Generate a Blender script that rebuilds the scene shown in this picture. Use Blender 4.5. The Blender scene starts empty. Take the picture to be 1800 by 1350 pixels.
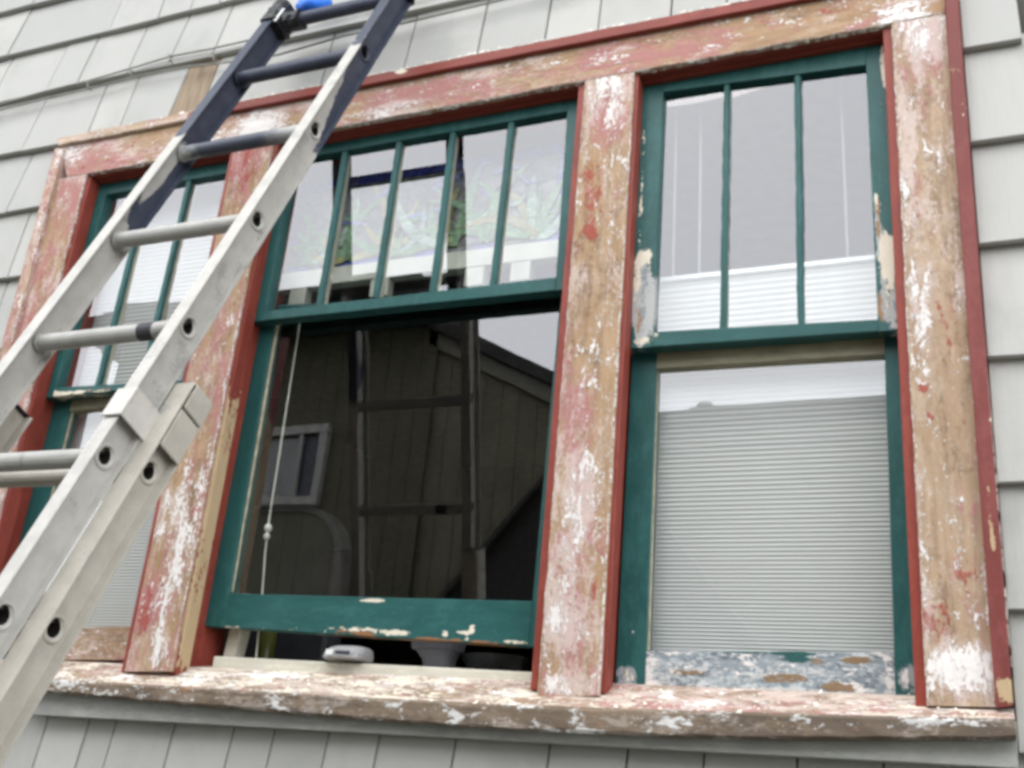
import bpy, bmesh, math, random
from mathutils import Vector, Matrix
random.seed(7)
SC = bpy.context.scene
COL = SC.collection

# ------------------------------------------------------------------ camera, sky, sun, exposure
cam_d = bpy.data.cameras.new("camera")
cam = bpy.data.objects.new("camera", cam_d); COL.objects.link(cam)
cam_d.sensor_width = 36.0
cam_d.lens = 38.55
cam_d.clip_start = 0.02; cam_d.clip_end = 500
Rr = Vector((0.92098763, 0.38113429, 0.08073689))
Rd = Vector((-0.06636913, 0.35769471, -0.93147712))
Rf = Vector((-0.38389703, 0.85252047, 0.35472796))
m = Matrix((Rr, -Rd, -Rf)).transposed().to_4x4()
m.translation = Vector((0.0, -1.98, 1.6))
cam.matrix_world = m
SC.camera = cam

world = bpy.data.worlds.new("World"); SC.world = world; world.use_nodes = True
wt = world.node_tree; wt.nodes.clear()
w_out = wt.nodes.new("ShaderNodeOutputWorld"); w_bg = wt.nodes.new("ShaderNodeBackground")
w_sky = wt.nodes.new("ShaderNodeTexSky"); w_hs = wt.nodes.new("ShaderNodeHueSaturation")
w_sky.sky_type = 'NISHITA'; w_sky.sun_disc = False
SUN_EL, SUN_AZ = math.radians(55), math.radians(200)
w_sky.sun_elevation = SUN_EL; w_sky.sun_rotation = SUN_AZ
w_sky.dust_density = 4.0; w_sky.air_density = 1.0
w_hs.inputs['Saturation'].default_value = 0.6
w_bg.inputs['Strength'].default_value = 0.15
w_mx = wt.nodes.new("ShaderNodeMix"); w_mx.data_type = 'RGBA'
# a closed, even layer of cloud over the clear sky, down to the horizon
w_tc = wt.nodes.new("ShaderNodeTexCoord"); w_sp = wt.nodes.new("ShaderNodeSeparateXYZ"); w_mr = wt.nodes.new("ShaderNodeMapRange")
wt.links.new(w_tc.outputs['Generated'], w_sp.inputs[0]); wt.links.new(w_sp.outputs[2], w_mr.inputs['Value'])
for k_, v_ in (('From Min', -.01), ('From Max', .03), ('To Min', 0.0), ('To Max', .82)): w_mr.inputs[k_].default_value = v_
wt.links.new(w_mr.outputs[0], w_mx.inputs[0])
w_mx.inputs[7].default_value = (23.2, 23.8, 25.2, 1)
wt.links.new(w_sky.outputs[0], w_hs.inputs['Color']); wt.links.new(w_hs.outputs[0], w_mx.inputs[6]); wt.links.new(w_mx.outputs[2], w_bg.inputs['Color'])
wt.links.new(w_bg.outputs[0], w_out.inputs['Surface'])

sun_d = bpy.data.lights.new("sun", 'SUN'); sun = bpy.data.objects.new("sun", sun_d); COL.objects.link(sun)
sun_d.energy = 0.6; sun_d.angle = math.radians(40); sun_d.color = (1.0, 0.97, 0.92)
sdir = Vector((math.sin(SUN_AZ)*math.cos(SUN_EL), math.cos(SUN_AZ)*math.cos(SUN_EL), math.sin(SUN_EL)))
sun.rotation_euler = (-sdir).to_track_quat('-Z', 'Y').to_euler()
sun.location = sdir*20

SC.view_settings.view_transform = 'Standard'; SC.view_settings.look = 'None'
SC.view_settings.gamma = 1.0; SC.view_settings.use_curve_mapping = False
SC.view_settings.exposure = 0.25
SC.render.engine = 'CYCLES'
SC.cycles.use_denoising = True
SC.cycles.filter_width = 3.5          # the photograph is soft
SC.cycles.max_bounces = 10; SC.cycles.transparent_max_bounces = 24

# ------------------------------------------------------------------ node helpers
class NT:
    def __init__(s, name):
        s.m = bpy.data.materials.new(name); s.m.use_nodes = True
        s.t = s.m.node_tree; s.t.nodes.clear()
        s.out = s.t.nodes.new("ShaderNodeOutputMaterial")
        s.geo = s.t.nodes.new("ShaderNodeNewGeometry"); s.pos = s.geo.outputs['Position']
    def n(s, typ, **kw):
        nd = s.t.nodes.new(typ)
        for k, v in kw.items(): setattr(nd, k, v)
        return nd
    def put(s, sock, v):
        if hasattr(v, 'is_output'): s.t.links.new(v, sock)
        else: sock.default_value = v
    def math(s, op, a, b=0.0, c=0.0, clamp=False):
        nd = s.n("ShaderNodeMath", operation=op, use_clamp=clamp)
        s.put(nd.inputs[0], a); s.put(nd.inputs[1], b); s.put(nd.inputs[2], c)
        return nd.outputs[0]
    def vmath(s, op, a, b=(0, 0, 0)):
        nd = s.n("ShaderNodeVectorMath", operation=op)
        s.put(nd.inputs[0], a); s.put(nd.inputs[1], b)
        return nd.outputs['Value'] if op in ('LENGTH', 'DOT_PRODUCT') else nd.outputs[0]
    def noise(s, scale, detail=3.0, rough=.55, stretch=(1, 1, 1), off=(0, 0, 0), dist=0.0, vec=None):
        v = s.vmath('ADD', s.vmath('MULTIPLY', vec or s.pos, stretch), off)
        nd = s.n("ShaderNodeTexNoise"); s.put(nd.inputs['Vector'], v)
        nd.inputs['Scale'].default_value = scale; nd.inputs['Detail'].default_value = detail
        nd.inputs['Roughness'].default_value = rough; nd.inputs['Distortion'].default_value = dist
        return nd.outputs[0]
    def smooth(s, v, a, b, lo=0.0, hi=1.0):
        nd = s.n("ShaderNodeMapRange", interpolation_type='SMOOTHSTEP')
        s.put(nd.inputs['Value'], v)
        for k, x in (('From Min', a), ('From Max', b), ('To Min', lo), ('To Max', hi)): s.put(nd.inputs[k], x)
        return nd.outputs[0]
    def mix(s, f, a, b):
        nd = s.n("ShaderNodeMix", data_type='RGBA')
        s.put(nd.inputs[0], f)
        s.put(nd.inputs[6], a if hasattr(a, 'is_output') else (*a, 1)); s.put(nd.inputs[7], b if hasattr(b, 'is_output') else (*b, 1))
        return nd.outputs[2]
    def bsdf(s, color, rough=.6, bump=None, bump_d=.002, spec=.4, metal=0.0, **kw):
        p = s.n("ShaderNodeBsdfPrincipled")
        s.put(p.inputs['Base Color'], color if hasattr(color, 'is_output') else (*color, 1))
        s.put(p.inputs['Roughness'], rough); s.put(p.inputs['Metallic'], metal)
        s.put(p.inputs['Specular IOR Level'], spec)
        for k, v in kw.items(): s.put(p.inputs[k], v)
        if bump is not None:
            b = s.n("ShaderNodeBump"); b.inputs['Distance'].default_value = bump_d; b.inputs['Strength'].default_value = 1.0
            s.put(b.inputs['Height'], bump); s.t.links.new(b.outputs[0], p.inputs['Normal'])
        s.t.links.new(p.outputs[0], s.out.inputs['Surface'])
        return s.m
    def blob(s, b, amp, vec=None):
        """smooth hump centred at (x, z) with radii"""
        cx, cz, rx, rz = b
        v = s.vmath('MULTIPLY', s.vmath('SUBTRACT', vec or s.pos, (cx, 0, cz)), (1/rx, 0, 1/rz))
        return s.smooth(s.vmath('LENGTH', v), 0.25, 1.25, amp, 0.0)

def layered(name, base, layers, grain='z', rough=.7, seed=0.0, grain_amt=.35, bump=.0012, base2=None, spec=.3):
    """old paint over wood: layers = (colour, density, low, mid, fine, softness, [(blob, amp), ...])"""
    t = NT(name)
    st = {'z': (1, 1, .22), 'x': (.22, 1, 1), 'n': (1, 1, 1), 'xx': (.07, 1, 1), 'zz': (1, 1, .08)}[grain]
    st2 = {'z': (1, 1, .06), 'x': (.06, 1, 1), 'n': (1, 1, 1), 'xx': (.03, 1, 1), 'zz': (1, 1, .03)}[grain]
    g = t.noise(70, 5, .65, st2, (seed, 2, 1), .3)
    g2 = t.noise(11, 4, .6, st, (seed+3, 5, 1), .6)
    b2 = base2 or tuple(c*.62 for c in base)
    col = t.mix(t.smooth(g, .35, .75), base, tuple(c*(1-grain_amt) for c in base))
    col = t.mix(t.smooth(g2, .52, .72), col, b2)
    height = t.math('MULTIPLY', g, .5)
    for i, (c, dens, low, mid, fine, soft, blobs, *op) in enumerate(layers):
        o = (seed+i*7.3+1.1, i*3.1, seed*.7+i)
        d = dens
        if low:
            d = t.math('MULTIPLY_ADD', t.noise(6, 3, .6, st, o, .4), low*2, d-low)
            d = t.math('MULTIPLY_ADD', t.noise(19, 4, .6, tuple(1-(1-x)*.9 for x in st), (o[1], o[2], o[0]), .8), low*1.8, t.math('SUBTRACT', d, low*.9))
        if mid: d = t.math('MULTIPLY_ADD', t.noise(42, 5, .68, tuple(1-(1-x)*.75 for x in st), o, .5), mid*2, t.math('SUBTRACT', d, mid))
        if fine: d = t.math('MULTIPLY_ADD', t.noise(150, 4, .65, tuple(1-(1-x)*.5 for x in st), o), fine*2, t.math('SUBTRACT', d, fine))
        for bl, amp in blobs: d = t.math('ADD', d, t.blob(bl, amp))
        k = t.smooth(d, .5-soft, .5+soft, 0.0, op[0] if op else 1.0)
        tone = t.mix(t.noise(60, 4, .6, st, (i, seed, 4)), tuple(min(1, x*1.12) for x in c), tuple(x*.82 for x in c))
        col = t.mix(k, col, tone)
        height = t.math('MULTIPLY_ADD', k, .6, height)
    return t.bsdf(col, rough, height, bump, spec)

TAN = (.41, .27, .155); PINK = (.40, .175, .17); RED = (.33, .062, .045); WHITE = (.78, .74, .70); CREAM = (.72, .66, .53)
GREEN = (.023, .098, .092); BRICK = (.25, .050, .034)

def old_wood(name, grain, pink=(.42, []), red=(.12, []), white=(.18, []), seed=0.0, base=TAN, base2=None):
    return layered(name, base, [
        ((.52, .42, .33), .36, .6, .9, .5, .25, [], .45),
        ((.17, .105, .065), .14, .8, 1.0, .5, .2, [], .6),
        (PINK, pink[0]-.11, .85, .95, .6, .24, pink[1], .85),
        (RED, red[0]+.01, .7, 1.0, .6, .12, red[1], .85),
        ((.62, .51, .46), white[0]+.17, .95, .9, .6, .26, white[1], .75),
        (WHITE, white[0]-.01, .65, 1.1, .9, .10, white[1])], grain, .8, seed, base2=base2 or (.33, .19, .10), bump=.0016)

def paint(name, c, rough=.38, chips=(), cream=-.35, grain='z', seed=0.0, other=(), bump=.0006, vary=.1):
    lay = [(tuple(x*.82 for x in c), .45, .7, .3, 0, .3, []), (tuple(min(1, x*1.25+.012) for x in c), .36, .6, .8, .4, .25, [], .6)]
    lay += [(o_[0], -.25, .3, 1.4, .7, o_[2] if len(o_) > 2 else .06, [(q, a*.98) for q, a in o_[1]]) for o_ in other]
    lay += [(CREAM, cream, .3, 1.4, .7, .05, [(q, a*1.12) for q, a in chips])]
    return layered(name, c, lay, grain, rough, seed, vary, bump, base2=tuple(x*.93 for x in c), spec=.22)

def plain(name, c, rough=.6, var=.15, scale=20, metal=0.0, bump=0.0, spec=.4):
    t = NT(name)
    n = t.noise(scale, 4)
    col = t.mix(t.smooth(n, .3, .7), tuple(x*(1+var) for x in c), tuple(x*(1-var) for x in c))
    return t.bsdf(col, rough, n if bump else None, bump or .001, spec, metal)

def glass_mat(name, ior=2.15, tint=(.97, .98, .98)):
    t = NT(name)
    tr = t.n("ShaderNodeBsdfTransparent"); tr.inputs[0].default_value = (*tint, 1)
    gl = t.n("ShaderNodeBsdfGlossy"); gl.inputs['Roughness'].default_value = 0.0; gl.inputs['Color'].default_value = (1, 1, 1, 1)
    fr = t.n("ShaderNodeFresnel"); fr.inputs['IOR'].default_value = ior
    f = t.math('MULTIPLY', fr.outputs[0], t.math('SUBTRACT', 1.0, t.geo.outputs['Backfacing']))
    bp = t.n("ShaderNodeBump"); bp.inputs['Distance'].default_value = .0006; bp.inputs['Strength'].default_value = .35
    t.put(bp.inputs['Height'], t.noise(5, 1, .4))
    t.t.links.new(bp.outputs[0], gl.inputs['Normal'])
    mx = t.n("ShaderNodeMixShader"); t.put(mx.inputs[0], f)
    t.t.links.new(tr.outputs[0], mx.inputs[1]); t.t.links.new(gl.outputs[0], mx.inputs[2])
    t.t.links.new(mx.outputs[0], t.out.inputs['Surface'])
    return t.m

# ------------------------------------------------------------------ object helpers
LOC = {}
def finish(o, label=None, cat=None, group=None, kind=None):
    for k, v in (('label', label), ('category', cat), ('group', group), ('kind', kind)):
        if v: o[k] = v
    return o
def thing(name, loc, label, cat, group=None):
    o = bpy.data.objects.new(name, None); COL.objects.link(o); o.location = loc; o.empty_display_size = .05
    LOC[o] = Vector(loc)
    return finish(o, label, cat, group)
def obj(name, verts, faces, mat, parent=None, smooth=False, label=None, mats=None, midx=None):
    """one mesh object from world-space vertices; origin at its own centre"""
    vs = [Vector(v) for v in verts]
    lo = Vector((min(v.x for v in vs), min(v.y for v in vs), min(v.z for v in vs)))
    hi = Vector((max(v.x for v in vs), max(v.y for v in vs), max(v.z for v in vs)))
    c = (lo+hi)/2
    me = bpy.data.meshes.new(name)
    me.from_pydata([v-c for v in vs], [], faces)
    bm = bmesh.new(); bm.from_mesh(me); bmesh.ops.recalc_face_normals(bm, faces=bm.faces); bm.to_mesh(me); bm.free()
    for mm in (mats or [mat]): me.materials.append(mm)
    if midx: me.polygons.foreach_set('material_index', midx)
    if smooth: me.polygons.foreach_set('use_smooth', [True]*len(me.polygons))
    o = bpy.data.objects.new(name, me); COL.objects.link(o)
    LOC[o] = c
    if parent: o.parent = parent; o.location = c-LOC[parent]
    else: o.location = c
    if label: o['label'] = label
    return o

class MB:
    def __init__(s): s.v = []; s.f = []
    def add(s, vs, fs):
        k = len(s.v); s.v += [tuple(v) for v in vs]; s.f += [tuple(i+k for i in f) for f in fs]; return s
    def box(s, x0, x1, y0, y1, z0, z1):
        return s.add([(x, y, z) for x in (x0, x1) for y in (y0, y1) for z in (z0, z1)],
                     [(0, 1, 3, 2), (4, 6, 7, 5), (0, 4, 5, 1), (2, 3, 7, 6), (0, 2, 6, 4), (1, 5, 7, 3)])
    def sweep(s, rings, cap=True, closed=False):
        n = len(rings[0]); k = len(s.v)
        for r in rings: s.v += [tuple(p) for p in r]
        R = len(rings)
        for i in range(R if closed else R-1):
            a = k+i*n; b = k+((i+1) % R)*n
            for j in range(n): s.f.append((a+j, a+(j+1) % n, b+(j+1) % n, b+j))
        if cap and not closed: s.f += [tuple(range(k, k+n)), tuple(range(k+(R-1)*n, k+R*n))]
        return s
    def tube(s, pts, r, n=10):
        pts = [Vector(p) for p in pts]; rings = []
        for i, p in enumerate(pts):
            d = (pts[min(i+1, len(pts)-1)]-pts[max(i-1, 0)]).normalized()
            a = d.orthogonal().normalized() if abs(d.z) > .9 else d.cross(Vector((0, 0, 1))).normalized()
            b = d.cross(a); rr = r[i] if isinstance(r, (list, tuple)) else r
            rings.append([p+a*math.cos(2*math.pi*j/n)*rr+b*math.sin(2*math.pi*j/n)*rr for j in range(n)])
        return s.sweep(rings)
    def make(s, name, mat, parent=None, **kw): return obj(name, s.v, s.f, mat, parent, **kw)

def lerp(a, b, t): return (a[0]+(b[0]-a[0])*t, a[1]+(b[1]-a[1])*t)
def board(name, quad, y0, y1, mat, parent, ch=.002, axis='z', step=.03, jit=.0008, label=None, edge=None):
    """a plank in the wall plane: quad TL,TR,BR,BL of (x,z); worn, slightly uneven edges"""
    TL, TR, BR, BL = quad
    ends = ((TL, TR), (BL, BR)) if axis == 'z' else ((TL, BL), (TR, BR))
    L = max(abs(TL[1]-BL[1]) if axis == 'z' else abs(TR[0]-TL[0]), .01)
    n = max(1, int(L/(step*2.5))); rings = []
    for i in range(n+1):
        t = i/n; a = lerp(ends[0][0], ends[1][0], t); b = lerp(ends[0][1], ends[1][1], t)
        w = math.hypot(b[0]-a[0], b[1]-a[1]) or 1; ux, uz = (b[0]-a[0])/w, (b[1]-a[1])/w
        j = [random.gauss(0, jit*.35) for _ in range(4)]
        ca, cb = ch*.6*(1+abs(random.gauss(0, .15))), ch*.6*(1+abs(random.gauss(0, .15)))
        def p(u, y): return (a[0]+ux*u, y, a[1]+uz*u)
        rings.append([p(j[0], y1), p(j[0], y0+ca), p(ca+j[0], y0+j[2]*.4), p(w-cb+j[1], y0+j[3]*.4), p(w+j[1], y0+cb), p(w+j[1], y1)])
    mb_ = MB().sweep(rings)
    if edge: return obj(name, mb_.v, mb_.f, None, parent, label=label, mats=[mat, edge], midx=[1 if j in (1, 3) else 0 for i in range(n) for j in range(6)]+[0, 0])
    return obj(name, mb_.v, mb_.f, mat, parent, label=label)

def xat(p, q, z):
    t = (z-p[1])/(q[1]-p[1]) if abs(q[1]-p[1]) > 1e-6 else 0
    return p[0]+(q[0]-p[0])*t
def zat(p, q, x):
    return p[1]+(q[1]-p[1])*(x-p[0])/(q[0]-p[0])

# ------------------------------------------------------------------ ground
g = MB().box(-300, 300, -300, 300, -.3, 0).make('ground', plain('ground', (.10, .10, .085), .9, .3, 3))
finish(g, kind='structure')

# ------------------------------------------------------------------ shingled wall
def shingle_mat():
    t = NT('shingle_paint')
    oi = t.n("ShaderNodeObjectInfo").outputs['Random']
    st = t.noise(120, 4, .6, (1, 1, .05)); lo = t.noise(5, 4, .6); sp = t.noise(260, 3, .6)
    c = t.mix(oi, (.446, .440, .408), (.386, .385, .358))
    c = t.mix(t.smooth(lo, .45, .75), c, (.35, .352, .325))
    st2 = t.noise(9, 4, .65, (1, 1, .12), (3, 1, 2), .4)
    c = t.mix(t.smooth(st2, .56, .8, 0, .5), c, (.30, .30, .27))
    c = t.mix(t.smooth(sp, .70, .76), c, (.31, .315, .28))
    return t.bsdf(c, .62, t.math('MULTIPLY_ADD', sp, .3, st), .0012, .3)
M_SH = shingle_mat()
M_BARE = layered('bare_cedar', (.31, .24, .165), [(WHITE, -.1, .2, .5, .4, .05, [])], 'z', .85, 3.1)
M_WALLBACK = plain('wall_boards', (.08, .075, .065), .9)
M_APRON = paint('apron_paint', (.39, .392, .362), .5, (), -.4, 'x', 2.2, bump=.0004)
wall = thing('house_wall', (-.8, .03, 0), 'pale grey shingle-clad house wall around the stripped triple window', 'house wall')

zb = [1.6+1.98*v for v in (1.335, 1.24, 1.146, 1.05, .957, .853, .748, .637, .5245, .411, .2925, .181, .067, -.045, -.15)]
XL, XR = -3.25, .62
# vertical joints read off each course, as (x at top, x at bottom)
def jl(*pts): return [(pts[i][0], pts[i+1][0]) for i in range(0, len(pts), 2)]
JT = {
 3: jl((-2.7113, 3.8547), (-2.7454, 3.6953), (-2.3155, 3.7903), (-2.3285, 3.7142)),
 4: jl((-2.7322, 3.6553), (-2.7593, 3.4831), (-2.5007, 3.6688), (-2.5284, 3.4939), (-2.3785, 3.677), (-2.4048, 3.5098), (-2.1892, 3.6894), (-2.2137, 3.5265), (-2.0328, 3.6952), (-2.0639, 3.5201), (-1.88, 3.6819), (-1.9057, 3.5325), (-0.6866, 3.3851), (-0.6934, 3.3208)),
 5: jl((-2.5263, 3.4646), (-2.5599, 3.3031), (-2.2942, 3.4668), (-2.3098, 3.337), (-2.1755, 3.4684), (-2.1908, 3.3189), (-1.9901, 3.4824), (-2.0196, 3.3267), (-1.8857, 3.4851), (-1.9074, 3.3615), (-1.5128, 3.5091), (-1.5198, 3.4104), (-1.2583, 3.4491), (-1.2721, 3.3507), (-1.0579, 3.4598), (-1.0672, 3.3485), (-0.8814, 3.4336), (-0.8883, 3.3466)),
 6: jl((-2.5233, 3.273), (-2.5557, 3.102)),
 7: [(-2.62, -2.63)], 8: [(-2.75, -2.75)],
 13: [(x, x-.012) for x in (-1.985, -1.865, -1.787, -1.626, -1.472, -1.369, -1.238, -1.121, -.954, -.76, -.61, -.47, -.31, -.17, -.03)],
}
RIGHT0 = .138
zs_head = (-0.9681, 3.2963)[1]-.02
n_sh = 0
for i in range(1, len(zb)):
    z0, zt = zb[i], zb[i-1]+.028
    known = sorted(JT.get(i, []), key=lambda p: p[0])
    J = []
    rnd = random.Random(100+i)
    def fill(a, b):
        out = []; x = a[0]+rnd.uniform(.10, .2)
        while x < b-.085: out.append((x, x-.002)); x += rnd.uniform(.095, .2)
        return out
    left_edge = (XL, XL)
    if known:
        J = [left_edge]+fill(left_edge, known[0][0])+known
        J += fill(known[-1], XR)+[(XR, XR)]
    else:
        J = [left_edge]+fill(left_edge, XR)+[(XR, XR)]
    segs = list(zip(J[:-1], J[1:]))
    for a, b in segs:
        lo = z0
        spans = [(a, b)]
        if 5 < i < 13 or (i == 5):
            lim_l, lim_r = (-2.3962, 3.0807)[0]+.012, .032
            if i == 5: lim_l = None
            if i == 5:
                if b[0] > -2.42 and a[0] < .05: lo = max(z0, zs_head)
            else:
                spans = []
                if a[0] < lim_l: spans.append((a, (min(b[0], lim_l), min(b[1], lim_l))))
                if b[0] > lim_r:
                    if b[0] <= .13: continue
                    a2 = (max(a[0], lim_r), max(a[1], lim_r))
                    if a[0] < .13: a2 = (lim_r, lim_r)
                    spans.append((a2, b))
        if i > 9 and (b[0] < -2.6): continue
        if i >= 13 and (b[0] < -2.6): continue
        if i == 14: continue
        for a_, b_ in spans:
            if b_[0]-a_[0] < .01: continue
            if lim := (5 < i < 13 and a_[0] >= .03):
                # right of the window: first joint is where the photograph shows it, beyond the edge elsewhere
                if a_[0] < .04: b_ = (max(b_[0], .165), max(b_[1], .165)) if i != 6 else (.139, .143)
                elif a_[0] < .165: a_ = (.1655, .1655) if i != 6 else (.142, .146)
                if b_[0]-a_[0] < .02: continue
            gap = .0016; dz = rnd.gauss(0, .0018); dy = rnd.gauss(0, .0008); th = .0175+rnd.gauss(0, .0008)
            zz0 = lo+(dz if lo == z0 else 0)
            yb = .0035+dy+(.006 if i == 13 else 0)
            yt = yb+.0185*(zt-zz0)/(zb[i-1]-z0)
            tb = (zz0-z0)/(zt-z0)
            xa0 = a_[1]+(a_[0]-a_[1])*tb+gap; xb0 = b_[1]+(b_[0]-b_[1])*tb-gap
            xa1, xb1 = a_[0]+gap, b_[0]-gap
            c = .0018
            s = rnd.gauss(0, .0012)
            V = [(xa0, yb+th, zz0), (xb0, yb+th, zz0+s), (xb1, yt+.004, zt), (xa1, yt+.004, zt),
                 (xa0, yb+c, zz0), (xb0, yb+c, zz0+s), (xb0-c, yb, zz0+s+c), (xa0+c, yb, zz0+c), (xb1-c, yt, zt), (xa1+c, yt, zt)]
            F = [(0, 1, 2, 3), (0, 4, 5, 1), (4, 7, 6, 5), (7, 9, 8, 6), (3, 2, 8, 9), (0, 3, 9, 7, 4), (1, 5, 6, 8, 2)]
            bare = (i == 5 and abs(a_[0]-(-1.9901, 3.4824)[0]) < .004)
            obj('shingle', V, F, M_BARE if bare else M_SH, wall, label='bare brown shingle with no paint left' if bare else None)
            n_sh += 1
print('shingles', n_sh)
bb = MB()
bb.box(-3.3, -2.42, .032, .05, 0, 4.3).box(.03, .7, .032, .05, 0, 4.3).box(-2.42, .03, .032, .05, 3.3, 4.3).box(-2.42, .03, .032, .05, 0, 1.72)
bb.make('sheathing', M_WALLBACK, wall)
board('apron_board', [(-2.0616, 1.7588), (0.0337, 1.7816), (0.0309, 1.7113), (-2.0036, 1.6957)], -.012, .03, M_APRON, wall, .002, 'x', .06, .0005)
# the board's lower edge follows the sill
# unseen eave added overhead to block zenith sky light from the wall
ev = thing('shading_eave', (-.8, -.3, 5.2), 'unseen boxed roof eave added above the shingle wall to cut overhead sky light', 'roof eave')
MB().box(-6, 4, -.6, .05, 5.2, 5.26).make('soffit', plain('soffit_paint', (.5, .52, .48), .7), ev)
MB().box(-6, 4, -.64, -.6, 5.15, 5.4).make('fascia', plain('eave_fascia', (.5, .52, .48), .7), ev)
MB().box(-6, 4, .0, .05, 4.3, 5.2).box(-6, -3.3, .02, .05, 0, 4.3).box(.7, 4, .02, .05, 0, 4.3).make('upper_wall', M_APRON, wall)
# ------------------------------------------------------------------ window frame (casing, sill, stops)
frame = thing('window_frame', (-1.2, .02, 1.75), 'wide triple window frame with stripped, blotchy tan and pink casing boards and sill', 'window frame')
M_HEAD = old_wood('stripped_head', 'x', (.38, [((-2.1879, 3.2345, 0.2903, 0.1167), .35), ((-1.1616, 3.2368, 0.2619, 0.0379), .28), ((-0.6916, 3.235, 0.0953, 0.0639), .35), ((-0.5044, 3.2011, 0.1508, 0.0385), .25), ((-0.1069, 3.1772, 0.1305, 0.0572), .4)]),
    (.03, [((-2.1287, 3.2429, 0.2268, 0.0778), .25), ((-1.0821, 3.2205, 0.1379, 0.0238), .18)]), (.10, [((-1.6928, 3.2277, 0.1021, 0.046), .62), ((-1.2685, 3.199, 0.1139, 0.0431), .35), ((-0.9199, 3.2526, 0.1173, 0.0417), .2), ((-0.7051, 3.23, 0.0687, 0.0257), .35), ((-0.073, 3.1837, 0.0761, 0.0852), .5), ((-0.4787, 3.1954, 0.0318, 0.0123), .4), ((-2.3398, 3.2513, 0.0781, 0.0602), .4)]), 1.0)
M_MUL2 = old_wood('stripped_mullion_right', 'z', (.36, [((-0.7104, 3.0673, 0.0672, 0.1358), .5), ((-0.7314, 2.3074, 0.0545, 0.1428), .45), ((-0.7271, 2.0509, 0.0636, 0.1523), .35), ((-0.7302, 1.9197, 0.068, 0.0842), .2)]),
    (.05, [((-0.7394, 2.8646, 0.045, 0.1145), .52), ((-0.7455, 2.7448, 0.0418, 0.0626), .46), ((-0.6858, 1.9794, 0.0136, 0.0429), .6), ((-0.7335, 2.996, 0.0538, 0.0748), .1)]),
    (.14, [((-0.727, 3.1244, 0.0816, 0.0929), .30), ((-0.7307, 2.1998, 0.0477, 0.104), .33), ((-0.7309, 1.9304, 0.0569, 0.0636), .38), ((-0.7285, 1.8095, 0.0666, 0.0255), .42), ((-0.7403, 2.0734, 0.0351, 0.0337), .2), ((-0.7282, 2.4565, 0.0496, 0.0758), .15)]), 11.0)
M_MUL1 = old_wood('stripped_mullion_left', 'z', (.42, [((-1.701, 3.1321, 0.1101, 0.1588), .45), ((-1.7159, 2.5348, 0.0857, 0.1636), .2), ((-1.7453, 1.9523, 0.0562, 0.0758), .55)]),
    (.07, [((-1.6939, 3.0961, 0.0915, 0.1228), .30), ((-1.747, 1.9267, 0.0353, 0.0628), .3), ((-1.6617, 2.2166, 0.0245, 0.1213), .2)]),
    (.12, [((-1.699, 2.096, 0.0292, 0.2054), .25), ((-1.6886, 1.8525, 0.0312, 0.0548), .3), ((-1.7315, 2.1638, 0.0495, 0.0809), .3), ((-1.723, 3.2424, 0.0566, 0.0372), .3)]), 21.0, base2=(.27, .17, .07))
M_CASR = old_wood('stripped_casing_right', 'z', (.22, [((-0.0428, 3.1192, 0.0745, 0.1509), .55), ((-0.0685, 2.7619, 0.0226, 0.0746), .5), ((-0.0671, 2.5184, 0.0586, 0.1693), .2)]),
    (-.04, [((-0.0345, 1.9985, 0.0483, 0.0569), .34), ((-0.0733, 1.941, 0.0354, 0.0469), .42), ((-0.0079, 1.9327, 0.0189, 0.0323), .5), ((-0.0749, 2.3601, 0.0135, 0.0131), .7), ((-0.0682, 2.3029, 0.0114, 0.0097), .6), ((-0.0688, 2.7556, 0.0185, 0.056), .15)]),
    (.06, [((-0.0415, 3.1474, 0.0643, 0.0976), .45), ((-0.0294, 2.8583, 0.0409, 0.0512), .18), ((-0.0731, 2.4958, 0.0274, 0.1243), .30), ((-0.003, 2.5234, 0.0115, 0.0906), .25), ((0.0064, 2.0178, 0.0087, 0.0849), .4), ((-0.0427, 1.8601, 0.0725, 0.0524), .60), ((-0.0212, 2.8181, 0.0082, 0.0567), .4), ((0.0274, 2.3314, 0.0129, 0.0946), .25)]), 31.0, base=(.42, .295, .19), base2=(.35, .24, .15))
M_CASL = old_wood('stripped_casing_left', 'z', (.62, [((-2.3467, 3.1292, 0.1313, 0.2274), .2)]), (.14, []), (.14, [((-2.3365, 3.2029, 0.0886, 0.0691), .4)]), 41.0)
M_SILLTOP = layered('sill_top', (.34, .25, .17), [((.17, .12, .085), .36, .6, 1.0, .3, .2, [], .7), (PINK, .38, .6, 1.0, .4, .22, [], .75), ((.58, .48, .42), .44, .6, 1.0, .5, .2, [], .8), (RED, .03, .5, 1.1, .5, .09, []), (CREAM, .34, .6, 1.2, .6, .12, [((-1.3668, 1.8115, 0.1367, 0.0114), .2), ((-0.8512, 1.7921, 0.069, 0.0166), .25), ((-0.2125, 1.7992, 0.2588, 0.0091), .2)], .95), (WHITE, .26, .6, 1.1, .7, .08, [((-0.851, 1.79, 0.0347, 0.0124), .3), ((-1.4083, 1.8066, 0.1112, 0.0092), .2), ((-0.5432, 1.8044, 0.0207, 0.0157), .4)])], 'x', .85, 51.0, bump=.0015)
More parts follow.
